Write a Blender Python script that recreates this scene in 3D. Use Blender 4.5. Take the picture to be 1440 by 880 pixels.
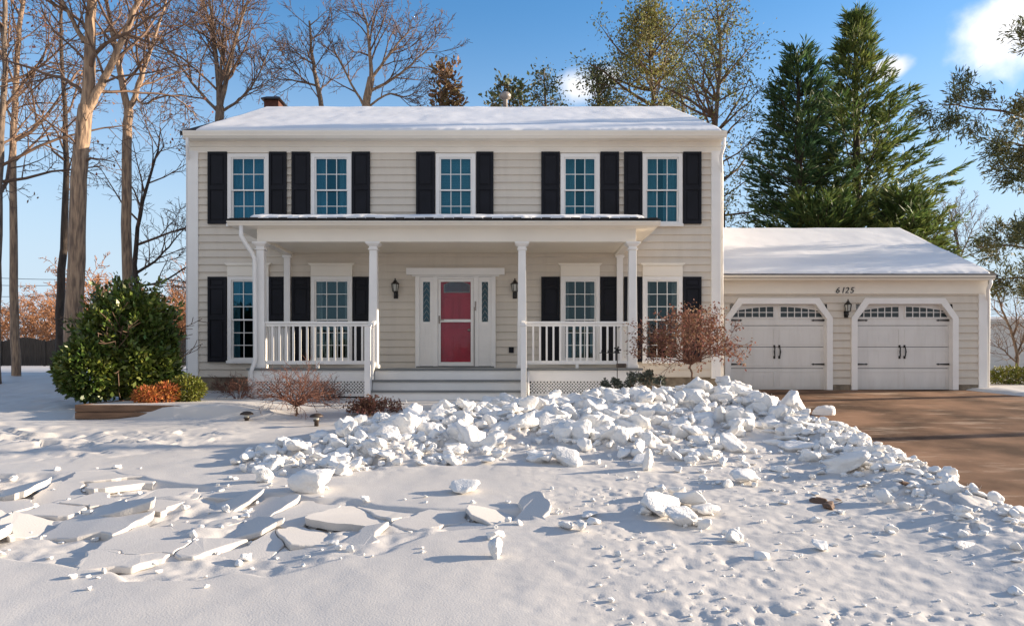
import bpy, bmesh, math, random
import numpy as np
from mathutils import Vector, Matrix

# ------------------------------------------------------------------ reset
for o in list(bpy.data.objects):
    bpy.data.objects.remove(o)
sc = bpy.context.scene
col = sc.collection
R = math.radians

# ------------------------------------------------------------------ camera, sky, sun, exposure
F = 1026.0                 # focal length in photo pixels (1440 wide)
EYE = 1.6
HOR = 512.0
cam_d = bpy.data.cameras.new('camera')
cam = bpy.data.objects.new('camera', cam_d)
col.objects.link(cam)
cam.location = (0, 0, EYE)
cam.rotation_euler = (R(90), 0, 0)
cam_d.sensor_width = 36
cam_d.lens = 36 * F / 1440
cam_d.shift_y = (HOR - 440) / 1440
cam_d.clip_start = 0.1
cam_d.clip_end = 2000
sc.camera = cam

SUN_EL, SUN_AZ = 14.5, 9.5           # azimuth: degrees from +x towards +y
SUN_STR, SKY_STR, EXPO = 5.0, 0.116, 1.12
sun_d = bpy.data.lights.new('sun', 'SUN')
sun_d.energy = SUN_STR
sun_d.angle = R(0.6)
sun_d.color = (1.0, 0.83, 0.63)
sun = bpy.data.objects.new('sun', sun_d)
col.objects.link(sun)
sdir = Vector((math.cos(R(SUN_EL)) * math.cos(R(SUN_AZ)), math.cos(R(SUN_EL)) * math.sin(R(SUN_AZ)), math.sin(R(SUN_EL))))
sun.rotation_euler = sdir.to_track_quat('Z', 'Y').to_euler()
sun.location = sdir * 60

w = bpy.data.worlds.new('World')
sc.world = w
w.use_nodes = True
nt = w.node_tree
nt.nodes.clear()
wo = nt.nodes.new('ShaderNodeOutputWorld')
bg = nt.nodes.new('ShaderNodeBackground')
sky = nt.nodes.new('ShaderNodeTexSky')
sky.sky_type = 'NISHITA'
sky.sun_disc = False
sky.sun_elevation = R(SUN_EL)
sky.sun_rotation = R(90 - SUN_AZ)
sky.air_density = 1.0
sky.dust_density = 0.3
sky.ozone_density = 2.6
bg.inputs['Strength'].default_value = SKY_STR
tc = nt.nodes.new('ShaderNodeTexCoord')
# paler air towards the horizon
hsv = nt.nodes.new('ShaderNodeHueSaturation'); hsv.inputs['Saturation'].default_value = 1.22
nt.links.new(sky.outputs[0], hsv.inputs['Color'])
sx_ = nt.nodes.new('ShaderNodeSeparateXYZ'); nt.links.new(tc.outputs['Generated'], sx_.inputs[0])
hm = nt.nodes.new('ShaderNodeMapRange'); hm.interpolation_type = 'SMOOTHSTEP'
hm.inputs['From Min'].default_value = 0.46; hm.inputs['From Max'].default_value = 0.02
nt.links.new(sx_.outputs['Z'], hm.inputs['Value'])
hmx = nt.nodes.new('ShaderNodeMix'); hmx.data_type = 'RGBA'
nt.links.new(hm.outputs[0], hmx.inputs['Factor']); nt.links.new(hsv.outputs[0], hmx.inputs[6])
hmx.inputs[7].default_value = (2.55, 3.1, 3.65, 1)
last = hmx.outputs[2]
# bright broken cloud added in the unseen sky behind the camera, as facade fill
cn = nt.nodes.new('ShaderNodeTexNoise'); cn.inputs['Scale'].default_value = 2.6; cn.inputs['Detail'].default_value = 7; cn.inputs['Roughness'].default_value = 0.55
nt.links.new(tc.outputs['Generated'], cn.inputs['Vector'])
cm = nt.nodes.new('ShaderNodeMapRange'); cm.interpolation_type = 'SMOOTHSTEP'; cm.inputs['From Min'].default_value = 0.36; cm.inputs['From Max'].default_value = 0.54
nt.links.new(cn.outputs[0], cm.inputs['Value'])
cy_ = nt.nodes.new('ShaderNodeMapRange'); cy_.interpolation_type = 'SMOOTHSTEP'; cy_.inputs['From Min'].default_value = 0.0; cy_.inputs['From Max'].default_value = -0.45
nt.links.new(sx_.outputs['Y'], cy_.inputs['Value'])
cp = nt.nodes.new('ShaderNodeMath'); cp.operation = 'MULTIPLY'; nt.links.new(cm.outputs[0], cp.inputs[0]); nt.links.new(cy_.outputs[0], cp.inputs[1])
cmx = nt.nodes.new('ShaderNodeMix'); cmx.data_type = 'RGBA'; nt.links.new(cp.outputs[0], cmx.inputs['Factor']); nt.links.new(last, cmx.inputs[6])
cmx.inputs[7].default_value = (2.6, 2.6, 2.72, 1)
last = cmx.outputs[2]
CLOUDS = [((1418, 40), (62, 62), 0.4, 2.6), ((1254, 96), (26, 17), 0.35, 2.2), ((815, 122), (40, 22), 0.5, 2.3), ((850, 108), (26, 15), 0.5, 2.0)]
for (cx, cy), (rx, rz), soft, br in CLOUDS:
    c = Vector(((cx - 720) / F, 1, (HOR - cy) / F)).normalized()
    sub = nt.nodes.new('ShaderNodeVectorMath'); sub.operation = 'SUBTRACT'
    nt.links.new(tc.outputs['Generated'], sub.inputs[0]); sub.inputs[1].default_value = c
    mul = nt.nodes.new('ShaderNodeVectorMath'); mul.operation = 'MULTIPLY'
    nt.links.new(sub.outputs[0], mul.inputs[0])
    k = 1 / math.sqrt(((cx - 720) / F) ** 2 + 1 + ((HOR - cy) / F) ** 2)
    mul.inputs[1].default_value = (F / rx / k, F / rx / k * 0.6, F / rz / k)
    ln = nt.nodes.new('ShaderNodeVectorMath'); ln.operation = 'LENGTH'
    nt.links.new(mul.outputs[0], ln.inputs[0])
    nz = nt.nodes.new('ShaderNodeTexNoise')
    nz.inputs['Scale'].default_value = 30; nz.inputs['Detail'].default_value = 6
    nt.links.new(tc.outputs['Generated'], nz.inputs['Vector'])
    ad = nt.nodes.new('ShaderNodeMath'); ad.operation = 'MULTIPLY_ADD'
    nt.links.new(nz.outputs[0], ad.inputs[0]); ad.inputs[1].default_value = 1.1
    nt.links.new(ln.outputs['Value'], ad.inputs[2])
    mr = nt.nodes.new('ShaderNodeMapRange'); mr.interpolation_type = 'SMOOTHSTEP'
    mr.inputs['From Min'].default_value = 1.55 + soft * 0.5
    mr.inputs['From Max'].default_value = 1.25 - soft
    nt.links.new(ad.outputs[0], mr.inputs['Value'])
    mx = nt.nodes.new('ShaderNodeMix'); mx.data_type = 'RGBA'
    nt.links.new(mr.outputs[0], mx.inputs['Factor'])
    nt.links.new(last, mx.inputs[6])
    mx.inputs[7].default_value = (2.0 * br, 2.0 * br, 2.05 * br, 1)
    last = mx.outputs[2]
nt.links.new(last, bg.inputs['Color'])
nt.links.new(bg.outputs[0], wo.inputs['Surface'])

sc.render.engine = 'CYCLES'
sc.cycles.max_bounces = 8
sc.cycles.diffuse_bounces = 6
sc.cycles.transparent_max_bounces = 12
sc.view_settings.view_transform = 'Standard'
sc.view_settings.look = 'None'
sc.view_settings.exposure = EXPO
sc.view_settings.gamma = 1
sc.view_settings.use_curve_mapping = False

# ------------------------------------------------------------------ helpers
def P(px, py, D):
    return Vector(((px - 720) / F * D, D, EYE + (HOR - py) / F * D))
def wx(px, D):
    return (px - 720) / F * D
def wz(py, D):
    return EYE + (HOR - py) / F * D

class MB:
    """collects geometry in world space, builds one mesh object"""
    def __init__(self):
        self.v = []; self.f = []; self.n = 0
    def add(self, verts, faces):
        verts = np.asarray(verts, float).reshape(-1, 3)
        b = self.n
        self.v.append(verts); self.n += len(verts)
        self.f.extend([tuple(i + b for i in f) for f in faces])
        return self
    def box(self, x0, x1, y0, y1, z0, z1):
        v = [(x0, y0, z0), (x1, y0, z0), (x1, y1, z0), (x0, y1, z0), (x0, y0, z1), (x1, y0, z1), (x1, y1, z1), (x0, y1, z1)]
        return self.add(v, [(0, 3, 2, 1), (4, 5, 6, 7), (0, 1, 5, 4), (1, 2, 6, 5), (2, 3, 7, 6), (3, 0, 4, 7)])
    def bar(self, a, b, wdt, hgt, up=(0, 0, 1)):
        a = Vector(a); b = Vector(b); d = (b - a).normalized()
        s = d.cross(Vector(up)).normalized(); u = s.cross(d)
        v = []
        for p in (a, b):
            for i, j in ((-1, -1), (1, -1), (1, 1), (-1, 1)):
                v.append(p + s * (i * wdt / 2) + u * (j * hgt / 2))
        return self.add([tuple(q) for q in v], [(0, 1, 2, 3), (7, 6, 5, 4), (0, 4, 5, 1), (1, 5, 6, 2), (2, 6, 7, 3), (3, 7, 4, 0)])
    def prism_y(self, poly, y0, y1):     # polygon in (x,z) extruded along y
        n = len(poly)
        v = [(x, y0, z) for x, z in poly] + [(x, y1, z) for x, z in poly]
        return self.add(v, [tuple(range(n)), tuple(range(2 * n - 1, n - 1, -1))] + [(i, i + n, (i + 1) % n + n, (i + 1) % n) for i in range(n)])
    def prism_x(self, poly, x0, x1):     # polygon in (y,z) extruded along x
        n = len(poly)
        v = [(x0, y, z) for y, z in poly] + [(x1, y, z) for y, z in poly]
        return self.add(v, [tuple(range(n)), tuple(range(2 * n - 1, n - 1, -1))] + [(i, i + n, (i + 1) % n + n, (i + 1) % n) for i in range(n)])
    def ring_y(self, outer, inner, y0, y1):   # frame between two polygons with the same count, in (x,z)
        n = len(outer)
        v = [(x, y0, z) for x, z in outer] + [(x, y0, z) for x, z in inner] + [(x, y1, z) for x, z in outer] + [(x, y1, z) for x, z in inner]
        f = []
        for i in range(n):
            j = (i + 1) % n
            f += [(i, j, n + j, n + i), (2 * n + i, 3 * n + i, 3 * n + j, 2 * n + j), (i, 2 * n + i, 2 * n + j, j), (n + i, n + j, 3 * n + j, 3 * n + i)]
        return self.add(v, f)
    def frame(self, x0, x1, z0, z1, t, y0, y1, tb=None, tt=None):
        tb = t if tb is None else tb; tt = t if tt is None else tt
        return self.ring_y([(x0, z0), (x1, z0), (x1, z1), (x0, z1)], [(x0 + t, z0 + tb), (x1 - t, z0 + tb), (x1 - t, z1 - tt), (x0 + t, z1 - tt)], y0, y1)
    def tube(self, pts, rad, n=5, cap=False):
        pts = np.asarray(pts, float); rad = np.asarray(rad, float)
        m = len(pts)
        t = np.gradient(pts, axis=0)
        t /= np.linalg.norm(t, axis=1, keepdims=True) + 1e-9
        ref = np.array([0.31, 0.17, 0.93]) if abs(t[0][2]) < 0.8 else np.array([0.9, 0.3, 0.1])
        s = np.cross(t, ref); s /= np.linalg.norm(s, axis=1, keepdims=True) + 1e-9
        u = np.cross(s, t)
        a = np.arange(n) * 2 * math.pi / n
        ring = pts[:, None, :] + rad[:, None, None] * (np.cos(a)[None, :, None] * s[:, None, :] + np.sin(a)[None, :, None] * u[:, None, :])
        f = []
        for i in range(m - 1):
            for j in range(n):
                k = (j + 1) % n
                f.append((i * n + j, i * n + k, (i + 1) * n + k, (i + 1) * n + j))
        if cap:
            f.append(tuple(range(n - 1, -1, -1))); f.append(tuple((m - 1) * n + j for j in range(n)))
        return self.add(ring.reshape(-1, 3), f)
    def lathe(self, x, y, prof, n=16):   # profile (r,z)
        v = []
        for r, z in prof:
            for j in range(n):
                a = 2 * math.pi * j / n
                v.append((x + r * math.cos(a), y + r * math.sin(a), z))
        f = []
        for i in range(len(prof) - 1):
            for j in range(n):
                k = (j + 1) % n
                f.append((i * n + j, i * n + k, (i + 1) * n + k, (i + 1) * n + j))
        f.append(tuple(range(n - 1, -1, -1))); f.append(tuple((len(prof) - 1) * n + j for j in range(n)))
        return self.add(v, f)
    def quads(self, V):                  # V: (n,4,3)
        V = np.asarray(V, float)
        n = len(V)
        return self.add(V.reshape(-1, 3), [(4 * i, 4 * i + 1, 4 * i + 2, 4 * i + 3) for i in range(n)])
    def build(self, name, m, parent=None, smooth=False, bevel=0, fixn=False):
        me = bpy.data.meshes.new(name)
        V = np.concatenate(self.v) if self.v else np.zeros((0, 3))
        if parent is not None:
            V = V - np.array(world_origin(parent))
        me.from_pydata(V.tolist(), [], self.f)
        me.validate()
        if fixn:
            b = bmesh.new(); b.from_mesh(me); bmesh.ops.recalc_face_normals(b, faces=b.faces); b.to_mesh(me); b.free()
        if smooth:
            me.polygons.foreach_set('use_smooth', [True] * len(me.polygons))
        me.materials.append(m)
        o = bpy.data.objects.new(name, me)
        col.objects.link(o)
        if parent is not None:
            o.parent = parent
        if bevel:
            bv = o.modifiers.new('bevel', 'BEVEL'); bv.width = bevel; bv.segments = 2; bv.limit_method = 'ANGLE'
        return o

def world_origin(o):
    v = Vector((0, 0, 0))
    while o is not None:
        v = v + o.location
        o = o.parent
    return v

def tag(o, label, cat, group=None, kind=None):
    o['label'] = label; o['category'] = cat
    if group: o['group'] = group
    if kind: o['kind'] = kind
    return o
def thing(name, label, cat, loc, group=None):
    o = bpy.data.objects.new(name, None)
    o.empty_display_size = 0.2
    col.objects.link(o)
    o.location = loc
    return tag(o, label, cat, group)
def copy_tree(o, parent=None):
    c = o.copy(); col.objects.link(c); c.parent = parent
    for ch in list(o.children):
        copy_tree(ch, c)
    return c

# ------------------------------------------------------------------ materials
def mat(name, base, rough=0.6, var=0.0, vscale=3.0, bump=0.0, bscale=20.0, spec=0.5, island=0.0, base2=None, stretch=(1, 1, 1), metallic=0.0, detail=5, trans=0.0):
    m = bpy.data.materials.new(name); m.use_nodes = True
    n = m.node_tree.nodes; l = m.node_tree.links
    p = n['Principled BSDF']
    p.inputs['Roughness'].default_value = rough
    p.inputs['Specular IOR Level'].default_value = spec
    p.inputs['Metallic'].default_value = metallic
    p.inputs['Base Color'].default_value = (*base, 1)
    t = n.new('ShaderNodeTexCoord'); mp = n.new('ShaderNodeMapping'); mp.inputs['Scale'].default_value = stretch
    l.new(t.outputs['Object'], mp.inputs['Vector'])
    b2 = base2 if base2 is not None else tuple(c * (1 - var) for c in base)
    cur = None
    if var or base2 is not None:
        nz = n.new('ShaderNodeTexNoise'); nz.inputs['Scale'].default_value = vscale; nz.inputs['Detail'].default_value = detail
        l.new(mp.outputs[0], nz.inputs['Vector'])
        rp = n.new('ShaderNodeMapRange'); rp.inputs['From Min'].default_value = 0.35; rp.inputs['From Max'].default_value = 0.65
        l.new(nz.outputs[0], rp.inputs['Value'])
        mx = n.new('ShaderNodeMix'); mx.data_type = 'RGBA'
        mx.inputs[6].default_value = (*base, 1); mx.inputs[7].default_value = (*b2, 1)
        l.new(rp.outputs[0], mx.inputs['Factor'])
        cur = mx.outputs[2]
    if island:
        g = n.new('ShaderNodeNewGeometry')
        hs = n.new('ShaderNodeHueSaturation')
        if cur is not None: l.new(cur, hs.inputs['Color'])
        else: hs.inputs['Color'].default_value = (*base, 1)
        mr = n.new('ShaderNodeMapRange'); mr.inputs['To Min'].default_value = 1 - island; mr.inputs['To Max'].default_value = 1 + island
        l.new(g.outputs['Random Per Island'], mr.inputs['Value'])
        l.new(mr.outputs[0], hs.inputs['Value'])
        m2 = n.new('ShaderNodeMath'); m2.operation = 'MULTIPLY'; m2.inputs[1].default_value = 7.31
        fr = n.new('ShaderNodeMath'); fr.operation = 'FRACT'
        l.new(g.outputs['Random Per Island'], m2.inputs[0]); l.new(m2.outputs[0], fr.inputs[0])
        mh = n.new('ShaderNodeMapRange'); mh.inputs['To Min'].default_value = 0.5 - island * 0.06; mh.inputs['To Max'].default_value = 0.5 + island * 0.06
        l.new(fr.outputs[0], mh.inputs['Value']); l.new(mh.outputs[0], hs.inputs['Hue'])
        cur = hs.outputs[0]
    if cur is not None:
        l.new(cur, p.inputs['Base Color'])
    if bump:
        nb = n.new('ShaderNodeTexNoise'); nb.inputs['Scale'].default_value = bscale; nb.inputs['Detail'].default_value = 6
        l.new(mp.outputs[0], nb.inputs['Vector'])
        bp = n.new('ShaderNodeBump'); bp.inputs['Strength'].default_value = bump; bp.inputs['Distance'].default_value = 0.02
        l.new(nb.outputs[0], bp.inputs['Height']); l.new(bp.outputs[0], p.inputs['Normal'])
    if trans:
        out = n['Material Output']
        tr = n.new('ShaderNodeBsdfTranslucent'); ms = n.new('ShaderNodeMixShader'); ms.inputs[0].default_value = trans
        if cur is not None: l.new(cur, tr.inputs['Color'])
        else: tr.inputs['Color'].default_value = (*base, 1)
        l.new(p.outputs[0], ms.inputs[1]); l.new(tr.outputs[0], ms.inputs[2]); l.new(ms.outputs[0], out.inputs['Surface'])
    return m

M = {}
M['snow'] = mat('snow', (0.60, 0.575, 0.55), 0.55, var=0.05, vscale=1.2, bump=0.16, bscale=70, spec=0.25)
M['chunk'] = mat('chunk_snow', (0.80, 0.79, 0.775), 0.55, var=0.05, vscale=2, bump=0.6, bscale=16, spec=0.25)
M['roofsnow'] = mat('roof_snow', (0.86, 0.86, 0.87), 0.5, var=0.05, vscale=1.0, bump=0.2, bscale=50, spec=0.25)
M['siding'] = mat('beige_siding', (0.68, 0.615, 0.525), 0.5, var=0.07, vscale=2.0, bump=0.08, bscale=30, stretch=(0.15, 1, 3))
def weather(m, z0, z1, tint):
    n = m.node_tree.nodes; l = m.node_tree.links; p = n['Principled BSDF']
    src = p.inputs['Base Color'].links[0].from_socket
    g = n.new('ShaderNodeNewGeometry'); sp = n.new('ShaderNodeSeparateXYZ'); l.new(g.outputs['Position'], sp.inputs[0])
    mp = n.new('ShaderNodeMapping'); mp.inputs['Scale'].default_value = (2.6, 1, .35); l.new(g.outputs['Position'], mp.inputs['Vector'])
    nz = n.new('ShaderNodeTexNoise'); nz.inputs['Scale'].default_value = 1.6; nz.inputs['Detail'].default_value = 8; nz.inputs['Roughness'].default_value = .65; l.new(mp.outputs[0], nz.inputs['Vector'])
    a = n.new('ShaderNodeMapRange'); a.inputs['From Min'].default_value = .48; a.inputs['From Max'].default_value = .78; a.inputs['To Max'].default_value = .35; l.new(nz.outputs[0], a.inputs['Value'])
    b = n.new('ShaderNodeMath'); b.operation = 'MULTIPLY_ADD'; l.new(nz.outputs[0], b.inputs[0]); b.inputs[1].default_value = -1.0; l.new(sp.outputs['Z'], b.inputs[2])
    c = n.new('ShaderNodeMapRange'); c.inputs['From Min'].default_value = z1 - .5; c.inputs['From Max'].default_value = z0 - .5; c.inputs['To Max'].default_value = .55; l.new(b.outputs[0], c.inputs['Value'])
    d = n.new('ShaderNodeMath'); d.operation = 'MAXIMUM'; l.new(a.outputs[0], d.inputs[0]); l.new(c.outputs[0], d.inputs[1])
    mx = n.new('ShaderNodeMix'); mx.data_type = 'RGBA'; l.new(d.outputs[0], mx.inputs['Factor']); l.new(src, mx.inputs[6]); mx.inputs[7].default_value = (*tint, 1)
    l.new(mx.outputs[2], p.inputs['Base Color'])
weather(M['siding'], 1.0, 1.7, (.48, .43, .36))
M['trim'] = mat('cream_trim', (0.87, 0.81, 0.71), 0.4, var=0.05, vscale=1.4, bump=0.03, bscale=18)
M['white'] = mat('white_paint', (0.87, 0.85, 0.82), 0.4, var=0.06, vscale=2.5, bump=0.04, bscale=24)
M['ceiling'] = mat('porch_ceiling', (0.82, 0.75, 0.63), 0.5, var=0.04)
M['shutter'] = mat('black_shutter', (0.010, 0.011, 0.017), 0.5, spec=0.2, var=0.3, vscale=3, bump=0.05, bscale=40)
M['tread'] = mat('grey_tread', (0.20, 0.21, 0.21), 0.6, var=0.2, vscale=8, stretch=(0.2, 2, 2))
M['red'] = mat('red_door', (0.40, 0.007, 0.036), 0.35, var=0.2, vscale=2.2, bump=0.05, bscale=12)
M['shingle'] = mat('dark_shingle', (0.045, 0.04, 0.038), 0.85, var=0.5, vscale=9, bump=0.6, bscale=14, stretch=(1, 1, 3))
M['iron'] = mat('black_iron', (0.015, 0.014, 0.013), 0.4, var=0.2, vscale=10)
M['brick'] = mat('red_brick', (0.13, 0.05, 0.035), 0.85, var=0.4, vscale=12, bump=0.4, bscale=20)
M['found'] = mat('stone_foundation', (0.27, 0.22, 0.16), 0.85, var=0.45, vscale=7, bump=0.5, bscale=15)
M['garage_door'] = mat('garage_white', (0.76, 0.74, 0.71), 0.42, var=0.05, vscale=2, bump=0.05, bscale=60)
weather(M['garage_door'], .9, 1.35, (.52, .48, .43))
M['lampglass'] = mat('lamp_glass', (0.55, 0.55, 0.5), 0.1, var=0.1)
M['timber'] = mat('landscape_timber', (0.23, 0.13, 0.075), 0.8, var=0.5, vscale=5, bump=0.4, bscale=18, stretch=(0.4, 1, 4))
M['fence'] = mat('weathered_fence', (0.055, 0.045, 0.038), 0.85, var=0.4, vscale=4, bump=0.3, stretch=(4, 1, 0.4))
M['bark'] = mat('grey_brown_bark', (0.25, 0.185, 0.135), 0.9, base2=(0.10, 0.075, 0.06), vscale=9, bump=1.0, bscale=14, stretch=(2.4, 2.4, 0.5))
M['barkwarm'] = mat('tan_bark', (0.44, 0.30, 0.195), 0.9, base2=(0.16, 0.11, 0.08), vscale=9, bump=1.0, bscale=16, stretch=(2.2, 2.2, 0.32), detail=8)
M['barkdark'] = mat('dark_bark', (0.075, 0.055, 0.042), 0.9, var=0.5, vscale=5, bump=0.8, bscale=12, stretch=(2, 2, 0.5))
M['twig'] = mat('brown_twig', (0.19, 0.115, 0.075), 0.85, var=0.4, vscale=3)
M['redtwig'] = mat('red_brown_twig', (0.20, 0.085, 0.055), 0.8, var=0.4, vscale=6)
M['orangetwig'] = mat('rust_twig', (0.40, 0.19, 0.09), 0.85, var=0.4, vscale=1)
M['dryleaf'] = mat('dry_brown_leaf', (0.22, 0.105, 0.065), 0.75, island=0.5, trans=0.25)
M['rustleaf'] = mat('rust_leaf', (0.42, 0.15, 0.04), 0.75, island=0.4, trans=0.25)
M['holly'] = mat('holly_leaf', (0.06, 0.10, 0.022), 0.42, island=0.6, base2=(0.13, 0.16, 0.026), vscale=1.2, trans=0.15)
M['yellowgreen'] = mat('yellow_green_leaf', (0.16, 0.17, 0.025), 0.5, island=0.5, trans=0.2)
M['cypress'] = mat('cypress_green', (0.070, 0.125, 0.035), 0.6, island=0.5, base2=(0.17, 0.20, 0.05), vscale=0.45, trans=0.35)
M['cypressblue'] = mat('cypress_blue_green', (0.04, 0.10, 0.05), 0.6, island=0.5, base2=(0.085, 0.135, 0.045), vscale=0.5, trans=0.35)
M['pine'] = mat('pine_needles', (0.075, 0.10, 0.04), 0.6, island=0.55, base2=(0.15, 0.14, 0.05), vscale=0.5, trans=0.2)
M['olive'] = mat('olive_leaf', (0.17, 0.185, 0.05), 0.6, island=0.55, base2=(0.28, 0.25, 0.065), vscale=0.4, trans=0.25)
M['sedum'] = mat('grey_green_seedhead', (0.11, 0.12, 0.09), 0.8, island=0.4)
M['bronze'] = mat('weathered_bronze', (0.09, 0.065, 0.05), 0.55, var=0.4, vscale=12, metallic=0.4)
M['vent'] = mat('galvanised_vent', (0.33, 0.29, 0.26), 0.5, var=0.3, vscale=6, metallic=0.3)
M['interior'] = mat('dark_interior', (0.03, 0.03, 0.035), 0.9, var=0.2)
M['curtain'] = mat('pale_curtain', (0.62, 0.63, 0.62), 0.9, var=0.15, vscale=2)
M['blind'] = mat('pale_blind', (0.66, 0.68, 0.69), 0.7, var=0.05)
M['litter'] = mat('dull_leaf_litter', (.17, .10, .065), .8, var=.4, vscale=20)
M['pot'] = mat('terracotta', (0.36, 0.09, 0.045), 0.7, var=0.2, vscale=8)
M['far_wall'] = mat('pale_wall', (0.62, 0.62, 0.61), 0.6, var=0.06, vscale=2, stretch=(0.2, 1, 4))

def glass_mat(name, refl, tint, fac):
    m = bpy.data.materials.new(name); m.use_nodes = True
    n = m.node_tree.nodes; l = m.node_tree.links; n.remove(n['Principled BSDF'])
    g = n.new('ShaderNodeBsdfGlossy'); g.inputs['Color'].default_value = (*refl, 1); g.inputs['Roughness'].default_value = 0.03
    t = n.new('ShaderNodeBsdfTransparent'); t.inputs['Color'].default_value = (*tint, 1)
    tcn = n.new('ShaderNodeTexCoord'); nz = n.new('ShaderNodeTexNoise'); nz.inputs['Scale'].default_value = 1.8
    bp = n.new('ShaderNodeBump'); bp.inputs['Strength'].default_value = 0.06; bp.inputs['Distance'].default_value = 0.05
    l.new(tcn.outputs['Object'], nz.inputs['Vector']); l.new(nz.outputs[0], bp.inputs['Height']); l.new(bp.outputs[0], g.inputs['Normal'])
    mx = n.new('ShaderNodeMixShader'); mx.inputs[0].default_value = fac
    l.new(t.outputs[0], mx.inputs[1]); l.new(g.outputs[0], mx.inputs[2]); l.new(mx.outputs[0], n['Material Output'].inputs['Surface'])
    return m
M['glass'] = glass_mat('coated_window_glass', (0.06, 0.20, 0.28), (0.60, 0.80, 0.87), 0.24)
M['glass_low'] = glass_mat('clear_window_glass', (0.4, 0.6, 0.66), (0.66, 0.70, 0.71), 0.07)

def drive_mat():
    m = mat('driveway_asphalt', (0.30, 0.175, 0.108), 0.92, spec=0.12, var=0.7, vscale=.9, bump=0.25, bscale=120)
    n = m.node_tree.nodes; l = m.node_tree.links
    p = n['Principled BSDF']
    src = p.inputs['Base Color'].links[0].from_socket
    tcn = n.new('ShaderNodeTexCoord'); mp = n.new('ShaderNodeMapping'); mp.inputs['Scale'].default_value = (0.5, 1.9, 1); mp.inputs['Rotation'].default_value = (0, 0, R(-24))
    l.new(tcn.outputs['Object'], mp.inputs['Vector'])
    nz = n.new('ShaderNodeTexNoise'); nz.inputs['Scale'].default_value = 1.5; nz.inputs['Detail'].default_value = 8; nz.inputs['Roughness'].default_value = 0.7
    l.new(mp.outputs[0], nz.inputs['Vector'])
    mr = n.new('ShaderNodeMapRange'); mr.inputs['From Min'].default_value = 0.54; mr.inputs['From Max'].default_value = 0.72; mr.inputs['To Max'].default_value = 0.75
    l.new(nz.outputs[0], mr.inputs['Value'])
    mx = n.new('ShaderNodeMix'); mx.data_type = 'RGBA'; mx.inputs[7].default_value = (0.52, 0.40, 0.30, 1)
    l.new(src, mx.inputs[6]); l.new(mr.outputs[0], mx.inputs['Factor']); l.new(mx.outputs[2], p.inputs['Base Color'])
    return m
M['drive'] = drive_mat()

# ------------------------------------------------------------------ noise in numpy
def _h(ix, iy, s):
    n = (ix.astype(np.int64) * 374761393 + iy.astype(np.int64) * 668265263 + s * 974634777) & 0x7fffffff
    n = ((n ^ (n >> 13)) * 1274126177) & 0x7fffffff
    return ((n ^ (n >> 16)) & 0xffff) / 65535.0
def vnoise(x, y, s=0):
    ix = np.floor(x); iy = np.floor(y); fx = x - ix; fy = y - iy
    fx = fx * fx * fx * (fx * (fx * 6 - 15) + 10); fy = fy * fy * fy * (fy * (fy * 6 - 15) + 10)
    a = _h(ix, iy, s); b = _h(ix + 1, iy, s); c = _h(ix, iy + 1, s); d = _h(ix + 1, iy + 1, s)
    return (a * (1 - fx) + b * fx) * (1 - fy) + (c * (1 - fx) + d * fx) * fy - 0.5
def fbm(x, y, o=4, s=0):
    r = 0; a = 1.0
    for k in range(o):
        r = r + a * vnoise(x + 17.3 * k, y - 9.1 * k, s + k); x = x * 2.03; y = y * 2.03; a *= 0.5
    return r
def cells(x, y, s=0, tilt=1.0):
    """jittered tilted facets: (height in about -1..1, edge distance)"""
    ix = np.floor(x); iy = np.floor(y)
    b1 = np.full(x.shape, 9.0); b2 = np.full(x.shape, 9.0); hh = np.zeros(x.shape)
    for dx in (-1, 0, 1):
        for dy in (-1, 0, 1):
            cx = ix + dx; cy = iy + dy
            px = cx + _h(cx, cy, s); py = cy + _h(cx, cy, s + 1)
            d = np.hypot(x - px, y - py)
            h = (_h(cx, cy, s + 2) - 0.5) * 2 + tilt * ((x - px) * (_h(cx, cy, s + 3) - 0.5) * 3 + (y - py) * (_h(cx, cy, s + 4) - 0.5) * 3)
            nb = d < b1
            b2 = np.where(nb, b1, np.minimum(b2, d))
            hh = np.where(nb, h, hh); b1 = np.where(nb, d, b1)
    return hh, b2 - b1
def sstep(a, b, x):
    t = np.clip((x - a) / (b - a), 0, 1)
    return t * t * (3 - 2 * t)

# ------------------------------------------------------------------ terrain
def zd(y):                                   # driveway height
    y = np.asarray(y, float)
    return np.where(y < 1.5, -0.40, np.minimum(0.96, 0.96 - 0.0814 * (18.2 - y)))
SLABS = np.array([(-6.4, 8.3), (-4.6, 8.4), (-3.0, 7.75), (-1.6, 7.3), (-0.9, 7.0), (0.22, 6.95), (0.3, 6.5), (-0.6, 6.25), (-1.0, 5.75), (-1.7, 5.25), (-2.8, 5.2), (-3.6, 5.6), (-4.6, 5.75), (-6.2, 6.6)])
def poly_sd(x, y, poly):                     # signed distance, negative inside
    d = np.full(x.shape, 1e9); ins = np.zeros(x.shape, bool)
    n = len(poly)
    for i in range(n):
        ax, ay = poly[i]; bx, by = poly[(i + 1) % n]
        ex, ey = bx - ax, by - ay
        t = np.clip(((x - ax) * ex + (y - ay) * ey) / (ex * ex + ey * ey), 0, 1)
        d = np.minimum(d, np.hypot(x - ax - t * ex, y - ay - t * ey))
        c = ((ay > y) != (by > y)) & (x < (bx - ax) * (y - ay) / (by - ay + 1e-12) + ax)
        ins ^= c
    return np.where(ins, -d, d)
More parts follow.
